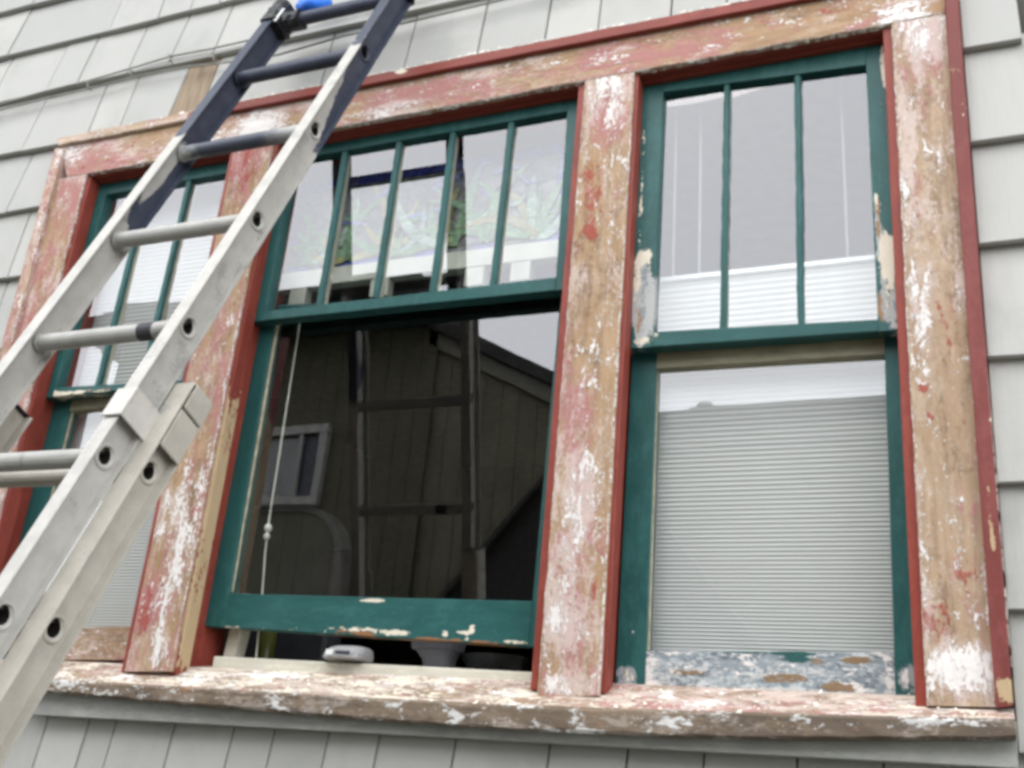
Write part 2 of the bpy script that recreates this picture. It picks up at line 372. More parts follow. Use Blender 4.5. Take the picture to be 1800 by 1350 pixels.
M_SILLFRONT = layered('sill_front', (.22, .165, .115), [((.12, .092, .07), .42, .7, 1.1, .3, .2, [], .8), ((.30, .15, .075), .12, .6, .8, .2, .12, []), ((.40, .35, .30), .24, .7, 1.2, .5, .2, [], .6), ((.62, .61, .58), .20, .6, 1.3, .7, .09, [((-1.9196, 1.7594, 0.1921, 0.0363), .3), ((-1.3412, 1.7478, 0.0406, 0.022), .35), ((-0.9369, 1.7376, 0.0259, 0.0164), .45), ((-0.3025, 1.7565, 0.0551, 0.0163), .2), ((-0.7032, 1.7283, 0.1165, 0.0088), .3), ((-0.3683, 1.7431, 0.0565, 0.0083), .3), ((-0.0468, 1.7722, 0.0619, 0.0087), .3), ((-0.5155, 1.7485, 0.0599, 0.0113), .25), ((-1.6745, 1.7415, 0.1341, 0.0116), .2)])], 'x', .85, 61.0, bump=.0015)
M_BRICK = paint('brick_red_paint', BRICK, .42, [], -.42, 'z', 3.3)
M_BRICKX = paint('brick_red_paint_head', BRICK, .42, [], -.42, 'x', 4.4)
M_STOPC = paint('brick_red_paint_scraped', BRICK, .42, [], -.42, 'z', 5.5, other=[((.50, .37, .22), [((-1.6357, 2.4008, 0.015, 0.1142), .95), ((-1.6371, 2.2324, 0.0195, 0.1218), 1.0), ((-1.6281, 2.0323, 0.0252, 0.1758), 1.0), ((-1.628, 1.8802, 0.0277, 0.1087), 1.0)])])
M_BANDR = paint('brick_red_band', (.185, .047, .040), .45, [((0.025, 3.1101, 0.0105, 0.0818), .5), ((0.0272, 2.9199, 0.0092, 0.0515), .45), ((0.0339, 2.2902, 0.0081, 0.0188), .8)], -.36, 'z', 6.6,
    other=[((.46, .34, .20), [((-0.0024, 3.0195, 0.0094, 0.1449), .75), ((0.021, 2.0636, 0.0078, 0.0384), .8), ((0.0366, 2.0395, 0.0087, 0.0238), .9), ((0.0272, 1.8283, 0.0248, 0.0264), 1.2), ((0.018, 2.1224, 0.0044, 0.1162), .55)])])
M_BANDH = paint('brick_red_band_head', (.235, .05, .036), .45, [((-1.2672, 3.2908, 0.0266, 0.0106), .9)], -.36, 'x', 7.7,
    other=[((.52, .40, .27), [((-2.4221, 3.2689, 0.6885, 0.1796), 1.3), ])])
M_BANDL = old_wood('stripped_band_left', 'z', (.5, []), (.05, []), (.2, []), 71.0, base=(.52, .36, .25))

M_EDGE = layered('chipped_edge', (.42, .30, .19), [((.60, .50, .44), .42, .4, 1.2, .8, .15, []), (WHITE, .36, .4, 1.2, .9, .1, [])], 'n', .8, 23.0)
board('head_casing', [(-2.4069, 3.2882), (0.011, 3.2874), (0.0047, 3.1737), (-2.3393, 3.1618)], 0, .026, M_HEAD, frame, .004, 'x', .01, .0016, edge=M_EDGE)
HZ = lambda x: zat((-2.3393, 3.1618), (0.0047, 3.1737), x)
def vcasing(name, TL, TR, BR, BL, mat, drop=.0006):
    tl, tr = (TL[0], HZ(TL[0])-drop), (TR[0], HZ(TR[0])-drop)
    return board(name, [tl, tr, BR, BL], 0.0, .026, mat, frame, .004, 'z', .01, .0016, edge=M_EDGE)
vcasing('mullion', (-0.7742, 3.2003), (-0.6553, 3.1844), (-0.6631, 1.7948), (-0.7856, 1.7825), M_MUL2)
vcasing('mullion', (-1.7587, 3.1297), (-1.6335, 3.1344), (-1.6459, 1.8048), (-1.7743, 1.8005), M_MUL1)
vcasing('side_casing', (-0.0993, 3.1711), (0.0137, 3.1615), (0.0113, 1.8041), (-0.099, 1.8018), M_CASR)
vcasing('side_casing', (-2.4008, 3.2677), (-2.2681, 3.1634), (-2.2786, 1.7836), (-2.4165, 1.779), M_CASL)
b0, b1, b2, b3 = [(-2.4095, 3.2998), (0.0195, 3.2958), (0.0224, 3.2685), (-2.3946, 3.2719)]
xm_ = -1.93
mt_, mb2 = (xm_, zat(b0, b1, xm_)), (xm_, zat(b3, b2, xm_))
board('back_band', [mt_, b1, b2, mb2], -.014, .03, M_BANDH, frame, .003, 'x', .03, .0012)
M_BANDHL = old_wood('stripped_band_head', 'x', (.30, []), (.02, []), (.26, []), 75.0, base=(.50, .37, .25))
board('back_band', [b0, (mt_[0]-.001, mt_[1]), (mb2[0]-.001, mb2[1]), b3], -.012, .03, M_BANDHL, frame, .004, 'x', .02, .003, label='stripped left end of the top band')
board('back_band', [(0.0054, 3.2582), (0.0327, 3.2584), (0.0305, 1.8065), (0.0045, 1.801)], -.014, .03, M_BANDR, frame, .003, 'z', .03, .001)
board('back_band', [(-2.4049, 3.2633), (-2.3706, 3.2574), (-2.3762, 1.7793), (-2.4145, 1.7781)], -.012, .03, M_BANDL, frame, .003, 'z', .03, .001)
# ragged old caulk and paint along the band's outer edges
cm = MB(); rc = random.Random(5)
def fringe(p, q, n, y, amp, side):
    for k in range(n):
        t0 = rc.random(); a = lerp(p, q, t0); l = rc.uniform(.006, .03); dx, dz = q[0]-p[0], q[1]-p[1]; L = math.hypot(dx, dz)
        ux, uz = dx/L, dz/L; nx, nz = -uz*side, ux*side
        w = abs(rc.gauss(0, amp))+.001
        pts = [(a[0]-ux*l/2, a[1]-uz*l/2), (a[0]+nx*w*.7-ux*l*.2, a[1]+nz*w*.7-uz*l*.2), (a[0]+nx*w+ux*l*.15, a[1]+nz*w+uz*l*.15), (a[0]+ux*l/2, a[1]+uz*l/2)]
        yy = y+rc.uniform(-.003, .003)
        V = [(x, yy, z) for x, z in pts]+[(x, yy+.008, z) for x, z in pts]
        cm.add(V, [(0, 1, 2, 3), (7, 6, 5, 4), (0, 4, 5, 1), (1, 5, 6, 2), (2, 6, 7, 3), (3, 7, 4, 0)])
fringe((-1.9109, 3.3021), (0.0196, 3.3001), 320, -.007, .0036, 1)
fringe((0.029, 3.1982), (0.0339, 1.8513), 230, -.003, .0036, -1)
fringe((-2.357, 3.2898), (-1.9109, 3.3021), 60, -.006, .004, 1)
fringe((-2.3825, 3.2645), (-2.3885, 2.6549), 90, -.008, .003, -1)
hl = lambda x: (x, HZ(x)+.0012)
fringe(hl(-1.62), hl(-.785), 60, .0045, .0012, -1)
fringe(hl(-.655), hl(-.10), 45, .0045, .0012, -1)
fringe(hl(-2.27), hl(-1.80), 30, .0045, .0012, -1)
M_CAULK = plain('caulk', (.66, .63, .56), .8, .35, 90)
finish(cm.make('caulk_crumbs', M_CAULK, frame), kind='stuff')

# sill: sloped top, rounded front
sl = MB(); SX = [(-2.52+i*(2.5512/64)) for i in range(65)]
zf = lambda x: 1.7655 + .010*max(0, (x+.9)/.93)**1.5*1.6 + .006*max(0, (-1.2-x)/.7)
zd = lambda x: 1.7235 + .030*max(0, (x+.8)/.83)**2 + .020*max(0, (-.9-x)/1.03)**1.4
rings = []
for x in SX:
    j = [random.gauss(0, .0012) for _ in range(4)]
    rings.append([(x, .17, 1.836), (x, .15, 1.8365), (x, .06, 1.822), (x, -.036+j[0], zf(x)+.002), (x, -.043, zf(x)-.004+j[1]), (x, -.043+j[2], zd(x)+.005+j[3]), (x, -.038, zd(x)), (x, .17, zd(x))])
sl.sweep(rings)
n = 8
mi = []
for i in range(len(SX)-1): mi += [0, 0, 0, 1, 1, 1, 1, 1]
mi += [1, 1]
obj('sill', sl.v, sl.f, None, frame, mats=[M_SILLTOP, M_SILLFRONT], midx=mi)
# lumps of loose paint on the sill
ck = MB(); rk = random.Random(9)
for k in range(150):
    x = rk.uniform(-1.95, .03); y = rk.uniform(-.038, .045); z = zf(x)+.002+(y+.036)*.56
    if -1.55 < x < -.8 and y > .03: continue
    if (y > -.005) and (x > -.07 or -.785 < x < -.655 or -1.8 < x < -1.66): continue
    r = rk.uniform(.0015, .005)*(2.2 if rk.random() < .10 else 1); a = rk.uniform(0, 6.28)
    pts = [(x+math.cos(a+q*1.2566)*r*rk.uniform(.6, 1.3), y+math.sin(a+q*1.2566)*r*.8) for q in range(5)]
    h = rk.uniform(.0008, .0028)
    V = [(p, q, z-.001) for p, q in pts]+[(x+(p-x)*.7, y+(q-y)*.7, z+h+(q-y)*.4) for p, q in pts]
    ck.add(V, [(0, 1, 2, 3, 4), (9, 8, 7, 6, 5)]+[(q, (q+1) % 5, 5+(q+1) % 5, 5+q) for q in range(5)])
finish(ck.make('paint_chips', plain('chip_paint', (.76, .72, .64), .8, .25, 50), frame), kind='stuff')

# openings: left, centre, right : casing edges
openings = {}
OPEN = [
 ('l', (-2.2681, 3.1634), (-1.7587, 3.1297), (-2.2786, 1.7836), (-1.7743, 1.8005)),
 ('c', (-1.6335, 3.1344), (-0.7742, 3.2003), (-1.6459, 1.8048), (-0.7858, 1.7846)),
 ('r', (-0.6553, 3.1844), (-0.0993, 3.1711), (-0.6632, 1.7968), (-0.0989, 1.8036)),
]
M_JAMB = M_BRICK
for key, tl, tr, bl, br in OPEN:
    zt = (HZ(tl[0])+HZ(tr[0]))/2
    wl, wr = .009, .018
    ml = M_STOPC if key == 'c' else M_BRICK
    zbm = 1.80
    # side stops: front lip then the jamb behind it
    xl0, xl1 = xat(tl, bl, zt), xat(tl, bl, zbm)
    xr0, xr1 = xat(tr, br, zt), xat(tr, br, zbm)
    board('stop', [(xl0-.012, zt+.01), (xl0+wl, zt+.01), (xl1+wl, zbm), (xl1-.012, zbm)], .010, .048, ml, frame, .002, 'z', .05, .0005)
    board('stop', [(xr0-wr, zt+.01), (xr0+.012, zt+.01), (xr1+.012, zbm), (xr1-wr, zbm)], .010, .048, M_BRICK, frame, .002, 'z', .05, .0005)
    # two-step head stop
    board('head_stop', [(xl0+wl+.0005, HZ(xl0)+.02), (xr0-wr-.0005, HZ(xr0)+.02), (xr0-wr-.0005, HZ(xr0)-.003), (xl0+wl+.0005, HZ(xl0)-.003)], .014, .033, M_BRICKX, frame, .0015, 'x', .06, .0004)
    board('head_stop', [(xl0+wl+.0005, HZ(xl0)+.02), (xr0-wr-.0005, HZ(xr0)+.02), (xr0-wr-.0005, HZ(xr0)-.0085), (xl0+wl+.0005, HZ(xl0)-.0085)], .0335, .0485, M_BRICKX, frame, .0015, 'x', .06, .0004)
    # jambs and head jamb
    board('jamb', [(xl0-.035, zt+.03), (xl0-.004, zt+.03), (xl1-.004, zbm), (xl1-.035, zbm)], .05, .17, M_BRICK, frame, .001, 'z', .2, 0)
    board('jamb', [(xr0+.004, zt+.03), (xr0+.035, zt+.03), (xr1+.035, zbm), (xr1+.004, zbm)], .05, .17, M_BRICK, frame, .001, 'z', .2, 0)
    board('head_jamb', [(xl0-.003, HZ(xl0)+.04), (xr0+.003, HZ(xr0)+.04), (xr0+.003, HZ(xr0)+.012), (xl0-.003, HZ(xl0)+.012)], .05, .17, M_BRICKX, frame, .001, 'x', .2, 0)

# ------------------------------------------------------------------ sashes
M_GREEN = paint('green_sash_paint', GREEN, .36, [], -.44, 'z', 8.8)
M_GLASS = glass_mat('window_glass')
M_TOPR_SHADED = paint('shaded_cream_paint', (.27, .255, .17), .5, [], -.5, 'x', 9.1)  # cream top rail, darkened to carry the shade under the upper sash
M_CREAMP = paint('cream_paint', (.60, .56, .44), .5, [], -.5, 'z', 9.9)
M_PUTTY = plain('old_putty', (.42, .38, .27), .8, .25, 40)
M_GLASSF = glass_mat('lower_window_glass')
GREYW = (.30, .34, .37); BROWNW = (.33, .19, .10)

def sash(label, oTL, oTR, oBR, oBL, iTL, iTR, iBR, iBL, y, muntins=(), gm=None, mats={}, group='sashes of the triple window', dep=.035, mw=.0155, back=True):
    cx = (oBL[0]+oBR[0])/2
    root = finish(thing('sash_window', (cx, y, min(oBL[1], oBR[1])), label, 'window', group), kind='thing')
    gy = y+.016
    ilT = lambda x: zat(oTL, oTR, x); ilB = lambda x: zat(oBL, oBR, x)
    lt = (xat(iBL, iTL, ilT(iTL[0])), ilT(iTL[0])); lb = (xat(iBL, iTL, ilB(iBL[0])), ilB(iBL[0]))
    rt = (xat(iBR, iTR, ilT(iTR[0])), ilT(iTR[0])); rb = (xat(iBR, iTR, ilB(iBR[0])), ilB(iBR[0]))
    G = lambda k: mats.get(k, M_GREEN)
    e = .0004
    board('stile', [oTL, lt, lb, oBL], y, y+dep, G('left'), root, .0018, 'z', .05, .0005)
    board('stile', [rt, oTR, oBR, rb], y, y+dep, G('right'), root, .0018, 'z', .05, .0005)
    sh = lambda p, d: (p[0]+d, p[1])
    board('rail', [sh(lt, e), sh(rt, -e), sh(iTR, -e), sh(iTL, e)], y, y+dep, G('top'), root, .0018, 'x', .05, .0005)
    board('rail', [sh(iBL, e), sh(iBR, -e), sh(rb, -e), sh(lb, e)], y, y+dep, G('bottom'), root, .0018, 'x', .05, .0006)
    cuts = [(iTL, iBL)]
    for mt, mb_ in muntins:
        f = [(mt[0]-mw/2, mt[1]), (mt[0]+mw/2, mt[1]), (mb_[0]+mw/2, mb_[1]), (mb_[0]-mw/2, mb_[1])]
        mo = board('muntin', f, y+.003, gy-.0006, G('muntin'), root, .004, 'z', .008, .0014)
        if back:
            w2 = mw/2-.003
            b = [(mt[0]-w2, mt[1]), (mt[0]+w2, mt[1]), (mb_[0]+w2, mb_[1]), (mb_[0]-w2, mb_[1])]
            bo = board('inner_bar', b, gy+.0042, gy+.019, M_CREAMP, mo, .002, 'z', .1, .0003)
        cuts.append(((mt[0], mt[1]), (mb_[0], mb_[1])))
    cuts.append((iTR, iBR))
    for k, ((a, b), (c, d)) in enumerate(zip(cuts[:-1], cuts[1:])):
        x0t, x1t = a[0]-(.004 if k == 0 else -.0003), c[0]+(.004 if k == len(cuts)-2 else -.0003)
        x0b, x1b = b[0]-(.004 if k == 0 else -.0003), d[0]+(.004 if k == len(cuts)-2 else -.0003)
        if k: x0t += .0002
        V = [(x, yy, z) for yy in (gy, gy+.003) for x, z in ((x0t, a[1]+.003), (x1t, c[1]+.003), (x1b, d[1]-.003), (x0b, b[1]-.003))]
        tilt = [random.gauss(0, .0004) for _ in range(4)]
        V = [(x, yy+tilt[i % 4], z) for i, (x, yy, z) in enumerate(V)]
        obj('glass_pane', V, [(0, 1, 2, 3), (7, 6, 5, 4), (0, 4, 5, 1), (1, 5, 6, 2), (2, 6, 7, 3), (3, 7, 4, 0)], gm or M_GLASS, root)
    return root, gy

YU, YL = .05, .09
ct = lambda p, z: (p[0], z)
# centre, upper: five lights
r_uc, gyu = sash('dark green centre upper sash with five tall lights', (-1.6575, 3.2165), (-0.7995, 3.2174), (-0.8052, 2.6616), (-1.6549, 2.664),
    (-1.6002, 3.1286), (-0.8327, 3.1322), (-0.8303, 2.6939), (-1.6017, 2.6884), YU,
    [((-1.4443, 3.1314), (-1.451, 2.6915)), ((-1.2862, 3.1325), (-1.294, 2.6946)), ((-1.1362, 3.1322), (-1.1405, 2.6943)), ((-0.9788, 3.1309), (-0.9865, 2.6932))])
# centre, lower: raised a little
M_CLR = paint('green_lower_rail', GREEN, .36, [((-1.6242, 1.9186, 0.0221, 0.0102), 1.0), ((-1.5762, 1.9157, 0.0403, 0.0076), 1.0), ((-1.5061, 1.9132, 0.0455, 0.005), .75), ((-1.2164, 1.9795, 0.0502, 0.0061), 1.05), ((-1.271, 1.9189, 0.0839, 0.0096), .85), ((-1.1449, 1.913, 0.0805, 0.0094), .85), ((-1.0354, 1.9153, 0.0118, 0.0151), 1.05), ((-0.9963, 1.9161, 0.0334, 0.007), .9), ((-0.9739, 1.9246, 0.0102, 0.0127), 1.05), ((-0.9848, 1.9048, 0.009, 0.0104), .9), ((-1.4084, 1.9151, 0.0295, 0.0111), .7), ((-1.3413, 1.909, 0.0432, 0.0061), .75), ((-0.8829, 1.8991, 0.0615, 0.0067), .8)], -.42, 'x', 13.0,
    other=[((.27, .135, .065), [((-1.2839, 1.9102, 0.0703, 0.0109), .95), ((-1.2133, 1.9092, 0.0414, 0.0131), 1.0), ((-1.0892, 1.9001, 0.143, 0.007), 1.0), ((-0.9202, 1.8971, 0.0867, 0.0068), 1.0), ((-1.3545, 1.9014, 0.0432, 0.0049), .9)], .1)])
r_lc, gyl = sash('dark green centre lower sash raised off the sill with one big pane', ct((-1.6645, 2.6923), 2.71), ct((-0.8068, 2.6923), 2.71), (-0.8183, 1.8917), (-1.6528, 1.9181),
    (-1.6014, 2.7241), (-0.8317, 2.678), (-0.845, 1.9819), (-1.5971, 1.9928), YL, gm=M_GLASSF, mats={'bottom': M_CLR})
board('putty_bead', [(-1.6072, 2.6911), (-1.5949, 2.6899), (-1.5961, 1.9987), (-1.6086, 1.9973)], .0985, .1045, M_PUTTY, r_lc, .001, 'z', .03, .0012)
# right, upper: three lights, badly peeled stiles
M_RUL = paint('peeled_stile_left', GREEN, .36, [((-0.6409, 2.9965, 0.0067, 0.1332), .75), ((-0.6404, 2.821, 0.0078, 0.1265), .85), ((-0.6211, 2.7203, 0.0254, 0.0303), 1.0), ((-0.6418, 2.668, 0.0127, 0.0677), .8), ((-0.6171, 2.5193, 0.0416, 0.0156), 1.0), ((-0.6294, 2.6127, 0.0324, 0.1056), .45)], -.42, 'z', 14.0,
    other=[((.42, .43, .41), [((-0.6269, 2.6124, 0.0399, 0.1249), 1.35)], .08), ((.22, .25, .27), [((-0.6244, 2.6121, 0.025, 0.1119), .72)], .18), (BROWNW, [((-0.6378, 2.5736, 0.0125, 0.0787), .75)], .12)])
M_RUR = paint('peeled_stile_right', GREEN, .36, [((-0.1218, 3.1095, 0.0102, 0.0851), 1.05), ((-0.1286, 2.6714, 0.0274, 0.0744), 1.1), ((-0.1341, 2.5849, 0.0229, 0.108), .62), ((-0.1479, 2.79, 0.0065, 0.0519), .85)], -.42, 'z', 15.0,
    other=[((.42, .43, .41), [((-0.1252, 2.5962, 0.0352, 0.1295), 1.35), ((-0.147, 2.7248, 0.0097, 0.0884), .95)], .08), ((.16, .18, .19), [((-0.1241, 2.5716, 0.0248, 0.0956), .72)], .18), (BROWNW, [((-0.148, 2.5498, 0.0104, 0.0718), .75), ((-0.1461, 2.7505, 0.0065, 0.0639), .8)], .12)])
M_RUB = paint('peeled_meeting_rail', GREEN, .36, [((-0.5991, 2.5307, 0.0269, 0.0117), .8), ((-0.2969, 2.5377, 0.0438, 0.005), .75), ((-0.421, 2.5346, 0.0683, 0.0038), .55), ((-0.1781, 2.5334, 0.0315, 0.0049), .6), ((-0.1111, 2.51, 0.0143, 0.0166), .9)], -.42, 'x', 16.0)
r_ur, _ = sash('peeling green right-hand upper sash with three tall lights and bared stile ends', (-0.6559, 3.2034), (-0.1149, 3.2004), (-0.1045, 2.4987), (-0.6499, 2.5066),
    (-0.5995, 3.1399), (-0.1571, 3.1185), (-0.1541, 2.525), (-0.6019, 2.54), YU,
    [((-0.4545, 3.138), (-0.4558, 2.5341)), ((-0.3002, 3.1313), (-0.3003, 2.5318))], mats={'left': M_RUL, 'right': M_RUR, 'bottom': M_RUB}, mw=.0135)
# right, lower
M_RLB = layered('peeled_bottom_rail', (.27, .315, .335), [((.11, .14, .165), .44, .4, 1.3, 1.0, .2, [((-0.2228, 1.8641, 0.067, 0.0197), .12), ((-0.4456, 1.8772, 0.0936, 0.0123), .1)], .85), ((.48, .52, .525), .44, .4, 1.3, 1.1, .2, [], .8), ((.60, .61, .60), .34, .3, 1.4, 1.4, .16, [((-0.3828, 1.8265, 0.2538, 0.0121), .2)], .8),
    ((.25, .165, .095), -.05, .3, .9, .5, .09, [((-0.3521, 1.8477, 0.0751, 0.013), .7), ((-0.2479, 1.8357, 0.0483, 0.0118), .72), ((-0.5256, 1.8529, 0.0484, 0.0072), .66), ((-0.2223, 1.8839, 0.0348, 0.009), .75), ((-0.2814, 1.8791, 0.0238, 0.008), .7)]),
    (WHITE, .12, .3, 1.4, 1.2, .10, [((-0.5425, 1.8744, 0.0543, 0.0231), .3), ((-0.5969, 1.8463, 0.0155, 0.0521), .35), ((-0.585, 1.8258, 0.0438, 0.0208), .4), ((-0.1638, 1.8563, 0.0095, 0.0481), .5), ((-0.3828, 1.8214, 0.2536, 0.007), .4)]),
    (GREEN, -.3, .4, 1.0, .3, .08, [((-0.3214, 1.8829, 0.0451, 0.0141), .9), ((-0.3725, 1.8927, 0.2275, 0.0051), .8), ((-0.1439, 1.9255, 0.0378, 0.0296), .7)])], 'xx', .75, 81.0, .3)
M_RLS = paint('green_stile_worn_foot', GREEN, .36, [((-0.6359, 1.8397, 0.0225, 0.0315), .9)], -.44, 'z', 17.0, other=[((.33, .35, .36), [((-0.6415, 1.8395, 0.0337, 0.0378), .95), ((-0.1327, 1.8574, 0.0279, 0.0383), .95)], .1), (WHITE, [((-0.6456, 1.8288, 0.0225, 0.0252), .6), ((-0.1376, 1.8524, 0.0112, 0.0326), .6)], .08)])
r_lr, _ = sash('dark green right-hand lower sash with bare blue-grey bottom rail', ct((-0.6583, 2.54), 2.512), ct((-0.0947, 2.502), 2.512), (-0.1092, 1.8258), (-0.6627, 1.8081),
    (-0.6033, 2.4738), (-0.1472, 2.4682), (-0.1526, 1.8996), (-0.603, 1.8896), YL, gm=M_GLASS, mats={'bottom': M_RLB, 'left': M_RLS, 'right': M_RLS, 'top': M_TOPR_SHADED})
board('putty_bead', [(-0.6073, 2.4743), (-0.6024, 2.4739), (-0.6003, 1.8923), (-0.606, 1.8921)], .0985, .1045, M_PUTTY, r_lr, .001, 'z', .03, .0012)
# left, upper
M_LUB = paint('peeled_rail_left', GREEN, .36, [((-2.1522, 2.5088, 0.1737, 0.0081), .85), ((-2.2414, 2.5117, 0.0503, 0.0132), .9)], -.42, 'x', 18.0, other=[((.38, .2, .13), [((-2.1147, 2.5127, 0.1156, 0.0049), .8)])])
r_ul, _ = sash('dark green left-hand upper sash half hidden by the ladder', (-2.2991, 3.2313), (-1.7746, 3.2122), (-1.7838, 2.5112), (-2.2966, 2.5023),
    (-2.2299, 3.118), (-1.8008, 3.1214), (-1.8247, 2.5203), (-2.2429, 2.5296), YU,
    [((-2.0878, 3.1219), (-2.1036, 2.5278)), ((-1.9415, 3.1207), (-1.9577, 2.5237))], mats={'bottom': M_LUB})
# left, lower
r_ll, _ = sash('dark green left-hand lower sash behind the ladder with closed shade', ct((-2.2928, 2.5334), 2.525), ct((-1.8141, 2.5475), 2.525), (-1.8167, 1.8367), (-2.3475, 1.8209),
    (-2.2157, 2.4762), (-1.8281, 2.4911), (-1.8582, 1.9131), (-2.2261, 1.8993), YL, mats={'top': M_TOPR_SHADED, 'bottom': old_wood('stripped_left_rail', 'x', (.2, []), (.0, []), (.2, []), 95.0, base=(.30, .20, .12))})
board('putty_bead', [(-2.2254, 2.4771), (-2.2133, 2.4764), (-2.2264, 1.9038), (-2.2377, 1.9036)], .0985, .1045, M_PUTTY, r_ll, .001, 'z', .03, .0012)
# cream inner stool and side seen through the gap under the raised sash
M_STOOL = paint('stool_paint', (.60, .57, .47), .5, [], -.45, 'x', 19.0)
board('inner_stool', [(-1.585, 1.848), (-.75, 1.838), (-.75, 1.80), (-1.585, 1.80)], .062, .30, M_STOOL, frame, .004, 'x', .1, .0006)
board('inner_stop', [(-1.60, 2.0), (-1.568, 2.0), (-1.585, 1.8485), (-1.615, 1.8485)], .13, .168, M_STOOL, frame, .002, 'z', .1, .0004)

# ------------------------------------------------------------------ room behind
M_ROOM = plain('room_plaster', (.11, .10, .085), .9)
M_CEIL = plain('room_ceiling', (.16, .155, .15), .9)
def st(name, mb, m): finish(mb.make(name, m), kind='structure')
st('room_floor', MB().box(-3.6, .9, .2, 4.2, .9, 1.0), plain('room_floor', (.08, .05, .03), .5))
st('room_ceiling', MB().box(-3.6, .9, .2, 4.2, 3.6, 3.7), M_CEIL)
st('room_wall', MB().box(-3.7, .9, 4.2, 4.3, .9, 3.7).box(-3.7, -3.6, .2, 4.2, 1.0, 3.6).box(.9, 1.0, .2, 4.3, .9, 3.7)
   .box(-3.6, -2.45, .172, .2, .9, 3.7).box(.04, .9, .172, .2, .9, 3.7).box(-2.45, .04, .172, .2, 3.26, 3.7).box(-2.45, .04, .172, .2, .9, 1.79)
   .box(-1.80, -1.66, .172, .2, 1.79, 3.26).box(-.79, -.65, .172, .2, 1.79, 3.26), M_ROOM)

# ------------------------------------------------------------------ pleated shades
def fabric():
    t = NT('shade_fabric')
    d = t.n("ShaderNodeBsdfDiffuse"); d.inputs[0].default_value = (.82, .815, .79, 1)
    tl = t.n("ShaderNodeBsdfTranslucent"); tl.inputs[0].default_value = (.7, .72, .69, 1)
    mx = t.n("ShaderNodeMixShader"); mx.inputs[0].default_value = .3
    t.t.links.new(d.outputs[0], mx.inputs[1]); t.t.links.new(tl.outputs[0], mx.inputs[2]); t.t.links.new(mx.outputs[0], t.out.inputs['Surface'])
    return t.m
M_FAB = fabric(); M_WP = plain('white_plastic', (.78, .79, .76), .4, .05)
M_CORD = plain('white_cord', (.62, .62, .52), .7, .1); M_LIFT = plain('lift_cord_grey', (.30, .31, .29), .7, .1)
def shade(label, x0t, x1t, x0b, x1b, zt, zb_, y, p0, p1, group='pleated window shades'):
    root = thing('window_shade', ((x0b+x1b)/2, y, zb_), label, 'window shade', group)
    prof = []; z = zt-.012; k = 0
    while z > zb_+.012:
        t = (zt-z)/(zt-zb_); p = p0+(p1-p0)*t
        prof.append((y-.0013 if k % 2 else y+.0013, z)); z -= p/2; k += 1
    V = []; F = []
    for yy, z in prof:
        t = (zt-z)/(zt-zb_)
        for s in (0, 1): V.append((x0t+(x0b-x0t)*t if s == 0 else x1t+(x1b-x1t)*t, yy, z))
    for i in range(len(prof)-1): F.append((2*i, 2*i+1, 2*i+3, 2*i+2))
    nv = len(V)
    V += [(x, yy+.014, z) for x, yy, z in V]
    for i in range(len(prof)-1): F.append((nv+2*i, nv+2*i+2, nv+2*i+3, nv+2*i+1))
    obj('pleated_fabric', V, F, M_FAB, root)
    board('top_bar', [(x0t, zt), (x1t, zt), (x1t, zt-.013), (x0t, zt-.013)], y-.008, y+.016, M_WP, root, .003, 'x', .2, 0)
    board('bottom_bar', [(x0b, zb_+.013), (x1b, zb_+.013), (x1b, zb_), (x0b, zb_)], y-.008, y+.016, M_WP, root, .003, 'x', .2, 0)
    return root
s_r = shade('white pleated shade drawn up part way behind the right-hand sashes', -.668, -.104, -.668, -.09, 2.712, 1.85, .145, .0145, .0068)
board('head_bar', [(-.67, 3.215), (-.10, 3.215), (-.10, 3.185), (-.67, 3.185)], .132, .165, M_WP, s_r, .003, 'x', .2, 0)
for (a, b) in (((-0.594, 3.162), (-0.5896, 2.7251)), ((-0.5354, 3.1665), (-0.5305, 2.7209)), ((-0.2197, 3.1499), (-0.2157, 2.7103))):
    MB().tube([(a[0], .146, 3.186), (b[0], .146, 2.711)], .0026, 8).make('lift_cord', M_LIFT, s_r)
s_l = shade('white pleated shade hanging full length behind the left-hand sashes', -2.262, -1.795, -2.262, -1.795, 3.21, 1.85, .145, .0155, .0068)

# ------------------------------------------------------------------ stained glass panel
def gl_tex(name, c, rough=.15, bump=.004):
    t = NT(name); n = t.noise(28, 4, .6, (1, 1, 1.6), (0, 0, 0), 1.5)
    col = t.mix(t.smooth(n, .3, .7), tuple(x*1.4 for x in c), tuple(x*.55 for x in c))
    return t.bsdf(col, rough, n, bump, .6)
GLC = gl_tex('clear_ripple_glass', (.10, .105, .095)); GLB = gl_tex('blue_glass', (.045, .065, .32)); GLG = gl_tex('green_glass', (.085, .20, .075)); GLY = gl_tex('olive_glass', (.20, .19, .04)); GLP = gl_tex('pale_glass', (.22, .32, .24)); GLV = gl_tex('violet_glass', (.12, .14, .34))
M_CAME = plain('lead_came', (.05, .05, .05), .5)
px0, px1, pz0, pz1, py = -1.655, -.855, 2.838, 3.118, .150
pan = thing('stained_glass_panel', ((px0+px1)/2, py, 2.80), 'stained glass panel of green iris leaves with blue border behind the five lights', 'stained glass')
def piece(pts, mat, y=py, d=.004, name='glass_piece', parent=pan):
    n = len(pts); V = [(x, y, z) for x, z in pts]+[(x, y+d, z) for x, z in pts]
    F = [tuple(range(n)), tuple(range(2*n-1, n-1, -1))]+[(i, (i+1) % n, n+(i+1) % n, n+i) for i in range(n)]
    return obj(name, V, F, mat, parent)
piece([(px0, pz0), (px1, pz0), (px1, pz1), (px0, pz1)], M_CAME, py+.006, .004, 'lead_back')
bw = .03; rg = random.Random(3)
